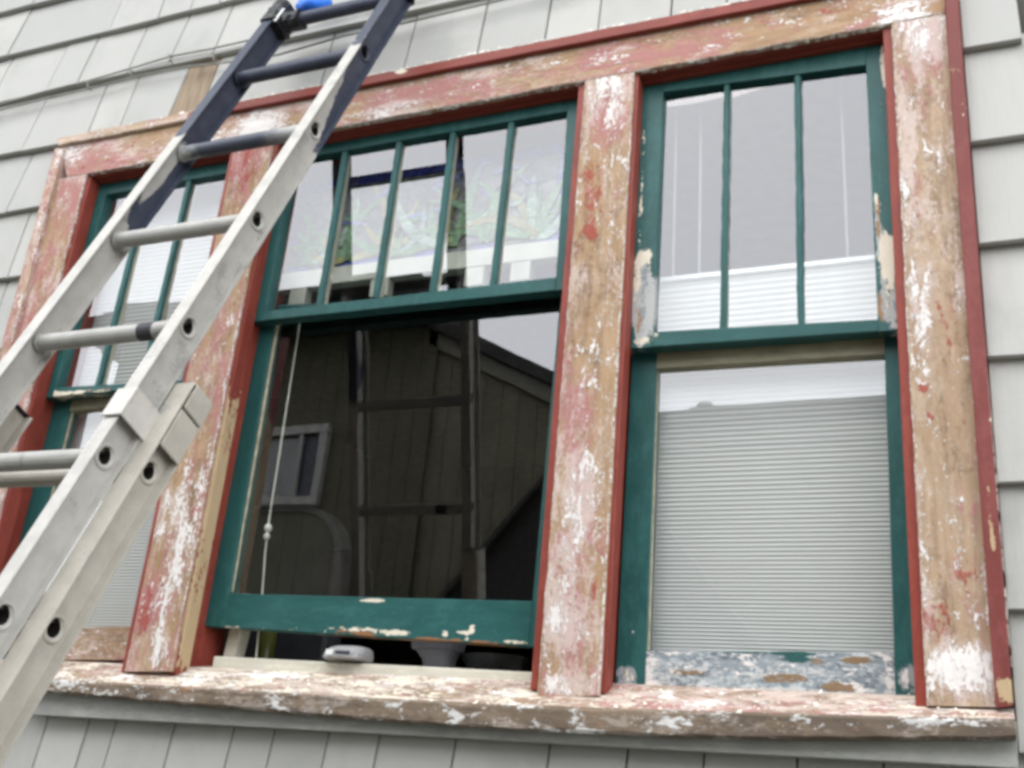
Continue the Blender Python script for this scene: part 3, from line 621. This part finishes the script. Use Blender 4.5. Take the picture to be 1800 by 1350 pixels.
def row(a, b, n, z0, z1, mats):
    xs = [a+(b-a)*i/n for i in range(n+1)]
    for i in range(n): piece([(xs[i]+.0012, z0), (xs[i+1]-.0012, z0), (xs[i+1]-.0012, z1), (xs[i]+.0012, z1)], rg.choice(mats))
row(px0, px1, 12, pz1-bw+.001, pz1, [GLB, GLB, GLV, GLB])
row(px0, px1, 10, pz0, pz0+.022, [GLB, GLV, GLC])
for s, xa in ((0, px0), (1, px1-bw)):
    for i in range(4):
        za = pz0+.024+(pz1-bw-pz0-.026)*i/4; zc = pz0+.024+(pz1-bw-pz0-.026)*(i+1)/4
        piece([(xa, za+.001), (xa+bw, za+.001), (xa+bw, zc-.001), (xa, zc-.001)], rg.choice([GLB, GLV, GLC]))
nx = 9
for i in range(nx):
    a = px0+bw+.001+(px1-px0-2*bw-.002)*i/nx; b = px0+bw+.001+(px1-px0-2*bw-.002)*(i+1)/nx
    zm = pz0+.10+rg.uniform(0, .08)
    for (za, zc) in ((pz0+.024, zm), (zm, pz1-bw-.001)): piece([(a+.001, za+.001), (b-.001, za+.001+rg.uniform(0, .0)), (b-.001, zc-.001), (a+.001, zc-.001)], GLC)
def leaf(x, z, x2, z2, bend, w, mat, y):
    L = []; Rr_ = []; n = 14
    dx, dz = x2-x, z2-z; l = math.hypot(dx, dz); nx_, nz_ = -dz/l, dx/l
    for i in range(n+1):
        t = i/n; b = bend*4*t*(1-t) if abs(bend) < .06 else bend*t*t
        c = (x+dx*t+nx_*b, z+dz*t+nz_*b); ww = w*(.55+.9*t)*(1-t**2.2)+.0008
        L.append((c[0]+nx_*ww, c[1]+nz_*ww)); Rr_.append((c[0]-nx_*ww, c[1]-nz_*ww))
    V = []
    for yy in (y, y+.003): V += [(p[0], yy, p[1]) for p in L]+[(p[0], yy, p[1]) for p in Rr_]
    k = 2*(n+1); F = []
    for i in range(n):
        a, b, c, d = i, i+1, n+1+i+1, n+1+i
        F += [(a, b, c, d), (k+d, k+c, k+b, k+a), (a, k+a, k+b, b), (d, c, k+c, k+d)]
    F += [(0, n+1, k+n+1, k), (n, k+n, k+2*n+1, 2*n+1)]
    obj('glass_leaf', V, F, mat, pan)
for c in (-1.575, -1.45, -1.31, -1.17, -1.05, -.94):
    for k in range(7):
        a = math.radians(20+140*k/6+rg.uniform(-9, 9)); l = rg.uniform(.10, .25)
        x2 = max(px0+.012, min(px1-.012, c+math.cos(a)*l*1.1)); z2 = min(pz1-.034, pz0+.03+math.sin(a)*l)
        leaf(c+rg.uniform(-.02, .02), pz0+.026, x2, z2, rg.uniform(-.05, .05), rg.uniform(.009, .017), rg.choice([GLG, GLG, GLG, GLP, GLY]), py-.0035-.0005*k)
for q in range(16):
    c, z = rg.uniform(px0+.05, px1-.1), rg.uniform(2.93, 3.06)
    leaf(c, z, c+rg.uniform(.05, .11), z+rg.uniform(-.035, .035), rg.uniform(-.04, .04), rg.uniform(.003, .008), rg.choice([GLV, GLP, GLC, GLV]), py-.004-.0002*q)
M_WHITEW = plain('white_wood', (.50, .50, .42), .5, .08)
board('panel_frame', [(-1.66, 2.836), (-.845, 2.836), (-.845, 2.788), (-1.66, 2.788)], .128, .160, M_WHITEW, pan, .003, 'x', .1, .0006)
for x0 in (-1.60, -1.36, -1.10, -.98):
    board('panel_foot', [(x0, 2.7875), (x0+.05, 2.7875), (x0+.05, 2.74), (x0, 2.74)], .130, .158, M_WHITEW, pan, .002, 'z', .1, .0004)

# ------------------------------------------------------------------ cords and things inside the centre window
pc = thing('pull_cord', (-1.54, .14, 1.86), 'cream pull cord with a bead hanging inside the centre lower pane', 'pull cord')
MB().tube([(-1.562, .14, 2.75), (-1.560, .14, 2.68), (-1.5555, .14, 2.165), (-1.5525, .141, 2.10), (-1.541, .14, 2.0), (-1.529, .14, 1.851)], .0022, 8).make('cord', M_CORD, pc)
for z, r in ((2.158, .0095), (2.138, .008)):
    rings = [[(-1.5545+math.cos(6.2832*j/12)*r*math.sin(math.pi*(i+.5)/8), .14+math.sin(6.2832*j/12)*r*math.sin(math.pi*(i+.5)/8), z+r*1.15*math.cos(math.pi*(i+.5)/8)) for j in range(12)] for i in range(8)]
    MB().sweep(rings).make('bead', plain('bead', (.72, .70, .60), .35, .05), pc, smooth=True)

M_SILV = plain('silver_plastic', (.30, .30, .30), .4, .08, 15, .2)
M_DARKP = plain('dark_plastic', (.05, .05, .07), .4, .1)
M_LILAC = plain('grey_plastic', (.26, .26, .31), .4, .08)
dv = thing('gadget', (-1.245, .06, 1.846), 'small rounded silver gadget lying on the cream stool under the raised sash', 'gadget')
def loft(name, secs, mat, parent, label=None):   # secs: (z, cx, cy, hx, hy, power)
    rings = []
    for z, cx, cy, hx, hy, pw in secs:
        r = []
        for j in range(20):
            a = 6.2832*j/20; c, s_ = math.cos(a), math.sin(a)
            r.append((cx+hx*math.copysign(abs(c)**pw, c), cy+hy*math.copysign(abs(s_)**pw, s_), z))
        rings.append(r)
    return MB().sweep(rings).make(name, mat, parent, smooth=False, label=label)
loft('body', [(1.8485, -1.25, .075, .044, .040, .6), (1.852, -1.25, .075, .048, .045, .6), (1.862, -1.248, .075, .047, .044, .6), (1.874, -1.246, .08, .042, .036, .65), (1.878, -1.245, .082, .034, .028, .7)], M_SILV, dv)
MB().box(-1.278, -1.262, .0295, .034, 1.8555, 1.8665).make('white_button', M_WP, dv)
MB().box(-1.255, -1.222, .0295, .034, 1.858, 1.8645).make('dark_display', M_DARKP, dv)
cu = thing('plastic_tub', (-1.10, .21, 1.846), 'grey plastic tub tapering to its foot, standing just inside the sash', 'tub')
loft('tub_body', [(1.8485, -1.10, .21, .030, .025, .6), (1.875, -1.103, .21, .036, .03, .6), (1.893, -1.108, .21, .046, .036, .55)], M_LILAC, cu)
loft('tub_rim', [(1.8935, -1.108, .21, .054, .042, .5), (1.915, -1.108, .21, .056, .044, .5), (1.916, -1.108, .21, .05, .04, .5)], M_LILAC, cu)
bo = thing('bottle', (-1.62, .27, 1.846), 'olive bottle in the shadow at the far left of the stool', 'bottle')
loft('bottle_body', [(1.8485, -1.585, .25, .022, .022, 1), (1.95, -1.585, .25, .022, .022, 1), (1.98, -1.585, .25, .009, .009, 1), (2.02, -1.585, .25, .008, .008, 1)], plain('olive_glass_bottle', (.075, .08, .02), .2, .2), bo)
bl = thing('bowl', (-.985, .25, 1.846), 'dark round bowl in the shadow at the right of the stool', 'bowl')
loft('bowl_body', [(1.8485, -.99, .26, .04, .04, 1), (1.865, -.99, .26, .065, .06, 1), (1.89, -.99, .26, .078, .07, 1), (1.889, -.99, .26, .07, .062, 1), (1.87, -.99, .26, .05, .045, 1)], plain('dark_bowl', (.035, .04, .045), .25, .2), bl)

# ------------------------------------------------------------------ cable on the shingles
M_CAB = plain('grey_cable', (.24, .24, .215), .6, .15)
cb = thing('wall_cable', (-2.2, -.004, 3.33), 'two thin painted cables stapled across the shingles above the window', 'cable')
yc = -.006
low = [(-2.836, 3.4623), (-2.6896, 3.4552), (-2.5179, 3.4608), (-2.3404, 3.4617), (-2.1611, 3.4687), (-1.9762, 3.4629), (-1.8163, 3.4457), (-1.6643, 3.4352), (-1.4698, 3.4508), (-1.2655, 3.4504), (-1.0103, 3.4559), (-0.7432, 3.4604)]
up = [(-2.8416, 3.4781), (-2.697, 3.4774), (-2.5152, 3.489), (-2.3488, 3.4917), (-2.1909, 3.5029), (-2.0486, 3.5139), (-1.9071, 3.5081), (-1.7719, 3.5086), (-1.553, 3.5262), (-1.343, 3.5275), (-1.1116, 3.5259)]
MB().tube([(x, yc, z) for x, z in low], .0030, 6).make('cable', M_CAB, cb)
MB().tube([(x, yc+.001, z+.001) for x, z in up], .0030, 6).make('cable', M_CAB, cb)
for p in ((-2.3394, 3.4736), (-2.1815, 3.4829), (-1.8827, 3.4678), (-2.0471, 3.5076)):
    x, z = p
    MB().tube([(x-.006, .004, z+.012), (x-.006, -.011, z+.010), (x+.003, -.012, z-.010), (x+.003, .004, z-.012)], .0022, 6).make('staple', M_CAB, cb)

ch_ = thing('chair', (-1.75, .55, 1.0), 'dark chair with a rounded pale-edged back inside the room behind the lower pane', 'chair')
def arch(x0, x1, z0, z1, r, n=8):
    P = [(x0, z0)]
    P += [(x0+r-math.cos(math.pi/2*i/n)*r, z1-r+math.sin(math.pi/2*i/n)*r) for i in range(n+1)]
    P += [(x1-r+math.sin(math.pi/2*i/n)*r, z1-r+math.cos(math.pi/2*i/n)*r) for i in range(n+1)]
    return P+[(x1, z0)]

M_CHB = plain('chair_dark', (.03, .03, .032), .6); M_CHR = plain('chair_rim', (.08, .08, .085), .5)
def slab_(name, P, y0, y1, mat, parent):
    n = len(P); V = [(x, y0, z) for x, z in P]+[(x, y1, z) for x, z in P]
    return obj(name, V, [tuple(range(n)), tuple(range(2*n-1, n-1, -1))]+[(i, (i+1) % n, n+(i+1) % n, n+i) for i in range(n)], mat, parent)
slab_('back', arch(-2.02, -1.625, 1.42, 2.31, .13), .56, .60, M_CHB, ch_)
Po, Pi = arch(-2.035, -1.605, 1.42, 2.33, .145), arch(-2.02, -1.622, 1.42, 2.312, .13)
n_ = len(Po); V = [(x, y, z) for y in (.545, .61) for P_ in (Po, Pi) for x, z in P_]; F = []
for i in range(n_-1):
    F += [(i, i+1, n_+i+1, n_+i), (2*n_+i, 3*n_+i, 3*n_+i+1, 2*n_+i+1), (i, 2*n_+i, 2*n_+i+1, i+1), (n_+i, n_+i+1, 3*n_+i+1, 3*n_+i)]
obj('back_rim', V, F, M_CHR, ch_)
MB().box(-2.03, -1.61, .56, 1.02, 1.38, 1.43).make('seat', M_CHB, ch_)
for x in (-2.01, -1.67):
    for y in (.57, .97): MB().box(x, x+.04, y, y+.04, 1.0, 1.379).make('leg', M_CHB, ch_)
# ------------------------------------------------------------------ extension ladder
TH, LY0, LZ0, LXL, LXR, LDX = 1.1943, -.078, 3.4981, -1.605, -1.243, .0602
LD = Vector((LDX, math.cos(TH), math.sin(TH))); LN = Vector((0, -math.sin(TH), math.cos(TH))); LP = Vector((0, LY0, LZ0)); SP = .305
def lad(x, h, t):
    """x across, h out from the wall, t down in rungs"""
    return Vector((x, 0, 0))+LP+LN*h-LD*(t*SP)
def metal(name, tb=None, slant=0.0, patch=(), c=(.46, .445, .405)):
    t = NT(name)
    rel = t.vmath('SUBTRACT', t.pos, tuple(LP))
    tt = t.math('MULTIPLY', t.vmath('DOT_PRODUCT', rel, (0, math.cos(TH), math.sin(TH))), -1/SP)
    hh = t.vmath('DOT_PRODUCT', rel, tuple(LN))
    n1 = t.noise(26, 5, .65); n2 = t.noise(160, 4, .6); n3 = t.noise(7, 3, .6)
    col = t.mix(t.smooth(n1, .35, .7), tuple(x*1.0 for x in c), tuple(x*.85 for x in c))
    col = t.mix(t.smooth(n2, .66, .74), col, (.58, .57, .53))
    sc = t.noise(55, 4, .7, (1, .5, .12), (4, 2, 7), 1.0)
    col = t.mix(t.smooth(sc, .64, .70, 0, .7), col, (.24, .235, .22))
    col = t.mix(t.smooth(t.math('ADD', n3, t.math('MULTIPLY', n2, .3)), .76, .84), col, (.32, .31, .29))
    if tb is not None:
        edge = t.math('ADD', tb, t.math('MULTIPLY', hh, -slant))
        edge = t.math('ADD', edge, t.math('MULTIPLY_ADD', n1, .5, -.25))
        k = t.smooth(t.math('SUBTRACT', edge, tt), -.03, .05)
        for (t0, h0, rt, rh) in patch:
            cv = t.n("ShaderNodeCombineXYZ"); t.put(cv.inputs[0], tt); t.put(cv.inputs[2], hh)
            k = t.math('SUBTRACT', k, t.smooth(t.math('ADD', t.blob((t0, h0, rt, rh), 1.0, cv.outputs[0]), t.math('MULTIPLY_ADD', n1, .8, -.4)), .3, .5), clamp=True)
        navy = t.mix(t.smooth(n1, .4, .7), (.040, .048, .072), (.062, .070, .098))
        navy = t.mix(t.smooth(n2, .69, .75), navy, (.2, .21, .22))
        col = t.mix(k, col, navy)
    r = t.math('MULTIPLY_ADD', n1, .2, .38)
    return t.bsdf(col, r, n2, .0005, .35, .05)
M_LR = metal('ladder_rail_right', 1.62, 18, [])
M_LL = metal('ladder_rail_left', 2.85, 4, [(2.25, .012, .42, .022), (2.1, .03, .25, .01), (2.62, .03, .6, .006)])
M_LB = metal('ladder_base', None, c=(.48, .45, .385))
M_LG = metal('ladder_rung_grey', None, c=(.40, .395, .365))
M_RNAVY = metal('ladder_rung_navy', 9.0)
t_ = NT('ladder_rung_half'); 
def half_rung():
    t = NT('ladder_rung_partly_painted')
    n1 = t.noise(26, 5, .65)
    sx = t.n("ShaderNodeSeparateXYZ"); t.put(sx.inputs[0], t.pos)
    a = t.smooth(t.math('ADD', sx.outputs[0], t.math('MULTIPLY', n1, .12)), LXL+.02, LXL+.09)
    b = t.smooth(t.math('ADD', sx.outputs[0], t.math('MULTIPLY', n1, .16)), LXR-.10, LXR+.03, 1, 0)
    k = t.math('MULTIPLY', a, b)
    return t.bsdf(t.mix(k, t.mix(t.smooth(n1, .35, .7), (.52, .52, .49), (.36, .36, .35)), (.05, .058, .08)), .45, n1, .0006)
M_RHALF = half_rung()
bpy.data.materials.remove(t_.m)
M_BORE_SHADE = plain('rung_bore_shade', (.035, .028, .024), .9)  # unlit hollow of the rungs, its darkness put into the colour
M_MARK = plain('black_mark', (.03, .03, .035), .6)

ladder = thing('extension_ladder', tuple(lad(-1.42, 0, 10.6)), 'dusty aluminium extension ladder leaning on the wall, its top end painted navy', 'ladder')
def rail(xw, h0, t0, t1, mat, depth=.064, fl=.0145, name='rail', holes=()):
    w = .0016; hd = depth/2; ft = .0032
    P = [(-fl, hd), (fl, hd), (fl, hd-ft), (w, hd-ft-.002), (w, -hd+ft+.002), (fl, -hd+ft), (fl, -hd), (-fl, -hd), (-fl, -hd+ft), (-w, -hd+ft+.002), (-w, hd-ft-.002), (-fl, hd-ft)]
    n = max(2, int((t1-t0)*3)); rings = []
    for i in range(n+1):
        t = t0+(t1-t0)*i/n; rings.append([lad(xw+x, h0+h, t) for x, h in P])
    o = MB().sweep(rings).make(name, mat, ladder)
    # punch the rung holes through the web
    m = MB(); N = 14
    for t in holes:
        m.sweep([[lad(xw+dx, h0+math.cos(6.2832*j/N)*.0172, t)+LD*(math.sin(6.2832*j/N)*.0172) for j in range(N)] for dx in (-.01, .01)])
    c = m.make('hole_punch', mat)
    bo_ = o.modifiers.new('holes', 'BOOLEAN'); bo_.operation = 'DIFFERENCE'; bo_.object = c; bo_.solver = 'EXACT'
    bpy.context.view_layer.update()
    me = bpy.data.meshes.new_from_object(o.evaluated_get(bpy.context.evaluated_depsgraph_get()))
    o.modifiers.clear(); o.data = me; bpy.data.objects.remove(c)
    return o
def rung(xa, xb, h0, t, mat, collars=(True, True)):
    N = 18; r = .0172
    prof = []
    for j in range(N):
        a = 6.2832*j/N; c, s_ = math.cos(a), math.sin(a)
        prof.append((c*r, (min(s_, .72))*r*1.02))          # flattened tread; first axis out, second up the ladder
    ax = math.radians(-18)
    prof = [(c*math.cos(ax)-s_*math.sin(ax), c*math.sin(ax)+s_*math.cos(ax)) for c, s_ in prof]
    def ring(x, k=1.0): return [lad(x, h0+c*k, t)+LD*(s_*k) for c, s_ in prof]
    o = MB().sweep([ring(xa+.001), ring(xa+.010, 1.12), ring(xa+.014), ring((xa+xb)/2), ring(xb-.014), ring(xb-.010, 1.12), ring(xb-.001)], cap=False).make('rung', mat, ladder, smooth=False)
    return o
def collar(o, x, h0, t, mat, side):
    """swaged ring round the open, drop-shaped rung end on the outside of a rail"""
    N = 20; m = MB(); R1, R2 = .0235, .0185
    def circ(r, xx): return [lad(x+side*xx, h0+math.cos(6.2832*j/N)*r, t)+LD*(math.sin(6.2832*j/N)*r) for j in range(N)]
    def drop(k, xx):
        out = []
        for j in range(N):
            a = 6.2832*j/N; c, s_ = math.cos(a), math.sin(a)
            r = .0132*(1+.36*max(0, math.cos(a-math.radians(75)))**6)
            out.append(lad(x+side*xx, h0+c*r*k, t)+LD*(s_*r*k))
        return out
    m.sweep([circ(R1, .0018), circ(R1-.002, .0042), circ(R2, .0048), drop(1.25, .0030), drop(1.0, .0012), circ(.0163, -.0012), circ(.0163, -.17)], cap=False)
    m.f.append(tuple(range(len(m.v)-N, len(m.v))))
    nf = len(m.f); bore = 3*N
    return obj('rung_end', m.v, m.f, None, o, mats=[mat, M_BORE_SHADE], midx=[0 if i < bore+N else 1 for i in range(nf)])
# fly section
HF = [float(k) for k in range(1, 12)]; HB = [k-.06 for k in range(5, 17)]
rail(LXR, 0, .02, 11.2, M_LR, holes=HF); rail(LXL, 0, .10, 11.2, M_LL, holes=HF)
for k in range(0, 12):
    t = .16 if k == 0 else float(k)
    if k == 0: mt = M_RNAVY
    elif k == 1: mt = M_RNAVY
    elif k == 2: mt = M_RHALF
    else: mt = M_LG
    o = rung(LXL, LXR, 0, t, mt)
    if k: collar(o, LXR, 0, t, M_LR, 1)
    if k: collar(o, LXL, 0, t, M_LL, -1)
    if k == 4:
        N = 18
        def rr(x, k_=1.035): return [lad(x, math.cos(6.2832*j/N)*.0172*k_, 4.0)+LD*(min(math.sin(6.2832*j/N), .72)*.0172*k_) for j in range(N)]
        MB().sweep([rr(LXR-.105), rr(LXR-.07)]).make('black_tape', M_MARK, o)
# base section, wider and nearer the wall
BXR, BXL, BH = LXR+.036, LXL-.036, -.066
rail(BXR, BH, 4.36, 16.6, M_LB, .064, .021, holes=HB); rail(BXL, BH, 4.36, 16.6, M_LB, .064, .021, holes=HB)
for k in range(5, 17):
    t = k-.06
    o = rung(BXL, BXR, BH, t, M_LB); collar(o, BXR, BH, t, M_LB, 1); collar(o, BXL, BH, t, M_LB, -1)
M_BRK = metal('ladder_bracket', None, c=(.55, .53, .48))
M_CAPD = plain('black_rubber', (.02, .02, .02), .7)
def lbox(x0, x1, h0, h1, t0, t1, name, mat, parent, ch=.002):
    V = [lad(x, h, t) for x in (x0, x1) for h in (h0, h1) for t in (t0, t1)]
    o = obj(name, V, [(0, 1, 3, 2), (4, 6, 7, 5), (0, 4, 5, 1), (2, 3, 7, 6), (0, 2, 6, 4), (1, 5, 7, 3)], mat, parent)
    bm = bmesh.new(); bm.from_mesh(o.data); bmesh.ops.bevel(bm, geom=bm.edges[:], offset=ch, segments=2, affect='EDGES'); bm.to_mesh(o.data); bm.free()
    return o
for s, xw, bxw in ((1, LXR, BXR), (-1, LXL, BXL)):
    b = thing_b = lbox(*sorted((xw-s*.020, xw+s*.0235)), .0335, .0375, 4.60, 4.80, 'guide_bracket', M_BRK, ladder, .0012)
    lbox(*sorted((xw+s*.0198, xw+s*.0236)), -.036, .0332, 4.60, 4.80, 'bracket_cheek', M_BRK, b, .001)
    lbox(*sorted((bxw+s*.0213, bxw+s*.0245)), BH-.028, BH+.026, 4.36, 4.54, 'rail_end_plate', M_LB, b, .002)
    lbox(*sorted((bxw+s*.0213, bxw+s*.0245)), BH-.030, BH+.028, 4.555, 4.82, 'bracket_plate', M_LB, b, .002)
    lbox(*sorted((bxw-s*.012, bxw+s*.012)), BH-.03, BH+.03, 4.345, 4.358, 'rail_cap', M_CAPD, b, .001)
for s, bxw in ((1, BXR), (-1, BXL)):
    lbox(bxw-.02, bxw+.02, BH-.04, BH+.04, 16.6, 16.75, 'rubber_foot', M_CAPD, ladder, .003)
# black tape wrapped round the top ends
M_TAPE = plain('black_tape', (.018, .019, .022), .45, .3, 60, 0, .003)
def wrap(x, t0, t1, r, seed, flat=1.0):
    q = random.Random(seed); rings = []; N = 16; n = 7
    for i in range(n+1):
        t = t0+(t1-t0)*i/n
        ph = [q.uniform(.9, 1.14) for _ in range(N)]
        rings.append([lad(x+math.copysign(abs(math.cos(6.2832*j/N))**.6, math.cos(6.2832*j/N))*r*.62*ph[j], math.copysign(abs(math.sin(6.2832*j/N))**.6, math.sin(6.2832*j/N))*r*flat*ph[j], t+q.uniform(-.02, .02)) for j in range(N)])
    return MB().sweep(rings).make('tape_wrap', M_TAPE, ladder)
wrap(LXL, -.03, .27, .040, 1); wrap(LXR, -.10, .10, .038, 2)
def wrapx(x0, x1, t, r, seed):
    q = random.Random(seed); rings = []; N = 14
    for i in range(6):
        x = x0+(x1-x0)*i/5
        rings.append([lad(x, math.cos(6.2832*j/N)*r*q.uniform(.9, 1.15), t)+LD*(math.sin(6.2832*j/N)*r*q.uniform(.9, 1.15)) for j in range(N)])
    return MB().sweep(rings).make('tape_wrap', M_TAPE, ladder)
wrapx(LXL+.012, LXL+.075, .17, .025, 3)
lbox(LXL+.020, LXL+.027, .027, .031, .10, .30, 'white_label', M_WP, ladder, .0008)
# blue pad tied on the top rung
M_BLUE = plain('blue_plastic', (.035, .19, .75), .35, .25, 30)
bq = random.Random(4); rings = []
for i in range(7):
    f = i/6; z = -.012+.07*f; rr = .052*math.sin(math.pi*(.18+.7*f))
    rings.append([lad(LXL+.085+math.cos(6.2832*j/14)*rr*bq.uniform(.92, 1.1), .004+math.sin(6.2832*j/14)*rr*.62, .04)+LD*(z+bq.uniform(-.002, .002)) for j in range(14)])
bp_ = MB().sweep(rings).make('blue_pad', M_BLUE, smooth=True)
finish(bp_, 'crumpled bright blue plastic pad resting on the taped top rung of the ladder', 'plastic pad')
# ------------------------------------------------------------------ house across the yard (seen in the glass)
M_NW = plain('neighbour_siding', (.095, .089, .058), .85, .12, 4)
M_NW2 = plain('neighbour_siding_light', (.135, .127, .085), .85, .12, 4)
M_NTRIM = plain('neighbour_trim', (.17, .163, .13), .7)
M_ROOF = layered('roof_shingles', (.045, .042, .04), [((.08, .075, .07), .3, .5, .6, .2, .2, [])], 'x', .9, 91.0)
nh = thing('neighbour_house', (-4.0, -4.7, 0), 'olive house with vertical board siding reflected in the centre lower pane', 'house')
proto_b = None
def wallboards(x0, x1, z0, ztop, y, mat, w):
    global proto_b
    x = x0
    while x < x1-.01:
        b = min(x+w, x1); za, zc = ztop(x), ztop(b)
        V = [(x+.0025, y, z0), (b-.0025, y, z0), (b-.0025, y, zc), (x+.0025, y, za)]
        V += [(p[0], p[1]-.02, p[2]) for p in V]
        obj('siding_board', V, [(0, 1, 2, 3), (7, 6, 5, 4), (0, 4, 5, 1), (1, 5, 6, 2), (2, 6, 7, 3), (3, 7, 4, 0)], mat, nh); x += w
rk_ = lambda x: 4.80-.62*(x+3.66)/1.40
wallboards(-6.6, -5.16, 0, lambda x: 4.9, -4.5, M_NW, .16)
wallboards(-4.46, -3.64, 0, lambda x: 4.9, -4.5, M_NW, .1367)
wallboards(-5.16, -4.46, 0, lambda x: 3.52, -4.5, M_NW, .14)
wallboards(-5.16, -4.46, 4.14, lambda x: 4.9, -4.5, M_NW, .14)
wallboards(-3.665, -2.2, 0, rk_, -4.54, M_NW2, .143)
wallboards(-2.2, 2.6, 0, lambda x: 4.0, -4.54, M_NW2, .3)
MB().box(-6.6, -3.66, -4.75, -4.53, 0, 4.9).box(-3.66, 2.6, -4.9, -4.57, 0, 4.0).make('house_core', plain('dark_core', (.05, .05, .04), .9), nh)
def strip(name, p, q, th, y0, y1, mat):
    V = [(x, y, z) for y in (y0, y1) for x, z in (p, q, (q[0], q[1]-th), (p[0], p[1]-th))]
    return obj(name, V, [(0, 1, 2, 3), (7, 6, 5, 4), (0, 4, 5, 1), (1, 5, 6, 2), (2, 6, 7, 3), (3, 7, 4, 0)], mat, nh)
strip('roof', (-6.9, 5.06), (-3.60, 5.06), .14, -9, -4.0, M_ROOF)
strip('roof', (-3.72, 4.98), (-2.12, 4.13), .10, -9, -4.44, M_ROOF)
strip('barge_board', (-3.72, 4.875), (-2.14, 4.035), .12, -4.55, -4.50, M_NTRIM)
strip('roof', (-2.15, 4.08), (2.8, 4.13), .10, -9, -4.44, M_ROOF)
strip('fascia', (-2.13, 3.978), (2.75, 4.028), .14, -4.55, -4.50, M_NTRIM)
MB().tube([(-1.60, -4.6, 3.95), (-1.62, -4.6, 4.160)], .055, 10).make('roof_vent', plain('roof_vent', (.2, .2, .2), .5), nh)
wn = MB().box(-5.16, -4.46, -4.50, -4.44, 3.52, 3.585).box(-5.16, -4.46, -4.50, -4.44, 4.075, 4.14).box(-5.16, -5.10, -4.50, -4.44, 3.586, 4.074).box(-4.52, -4.46, -4.50, -4.44, 3.586, 4.074).box(-4.70, -4.67, -4.50, -4.45, 3.586, 4.074).make('window', plain('vinyl_white', (.34, .34, .31), .5), nh)
MB().box(-5.10, -4.70, -4.49, -4.485, 3.585, 4.075).make('pane', glass_mat('neighbour_glass', 1.9), wn)
MB().box(-4.67, -4.52, -4.49, -4.485, 3.585, 4.075).make('pane', M_DARKP, wn)
# dark shed against it
M_SHED = plain('shed_dark', (.035, .034, .032), .9)
sd = thing('garden_shed', (-2.2, -4.1, 0), 'dark lean-to shed with sloping roof reflected low in the centre pane', 'shed')
pf = [(-3.15, 0), (-3.15, 2.60), (-2.20, 3.74), (-1.2, 2.55), (-1.2, 0)]
V = [(x, y, z) for y in (-3.9, -4.4) for x, z in pf]
obj('shed_body', V, [(0, 1, 2, 3, 4), (9, 8, 7, 6, 5)]+[(i, (i+1) % 5, 5+(i+1) % 5, 5+i) for i in range(5)], M_SHED, sd)
for p, q in (((-3.25, 2.53), (-2.19, 3.80)), ((-2.18, 3.80), (-1.1, 2.48))):
    V = [(x, y, z) for y in (-3.84, -4.4) for x, z in (p, q, (q[0], q[1]-.05), (p[0], p[1]-.05))]
    obj('shed_roof', V, [(0, 1, 2, 3), (7, 6, 5, 4), (0, 4, 5, 1), (1, 5, 6, 2), (2, 6, 7, 3), (3, 7, 4, 0)], M_ROOF, sd)
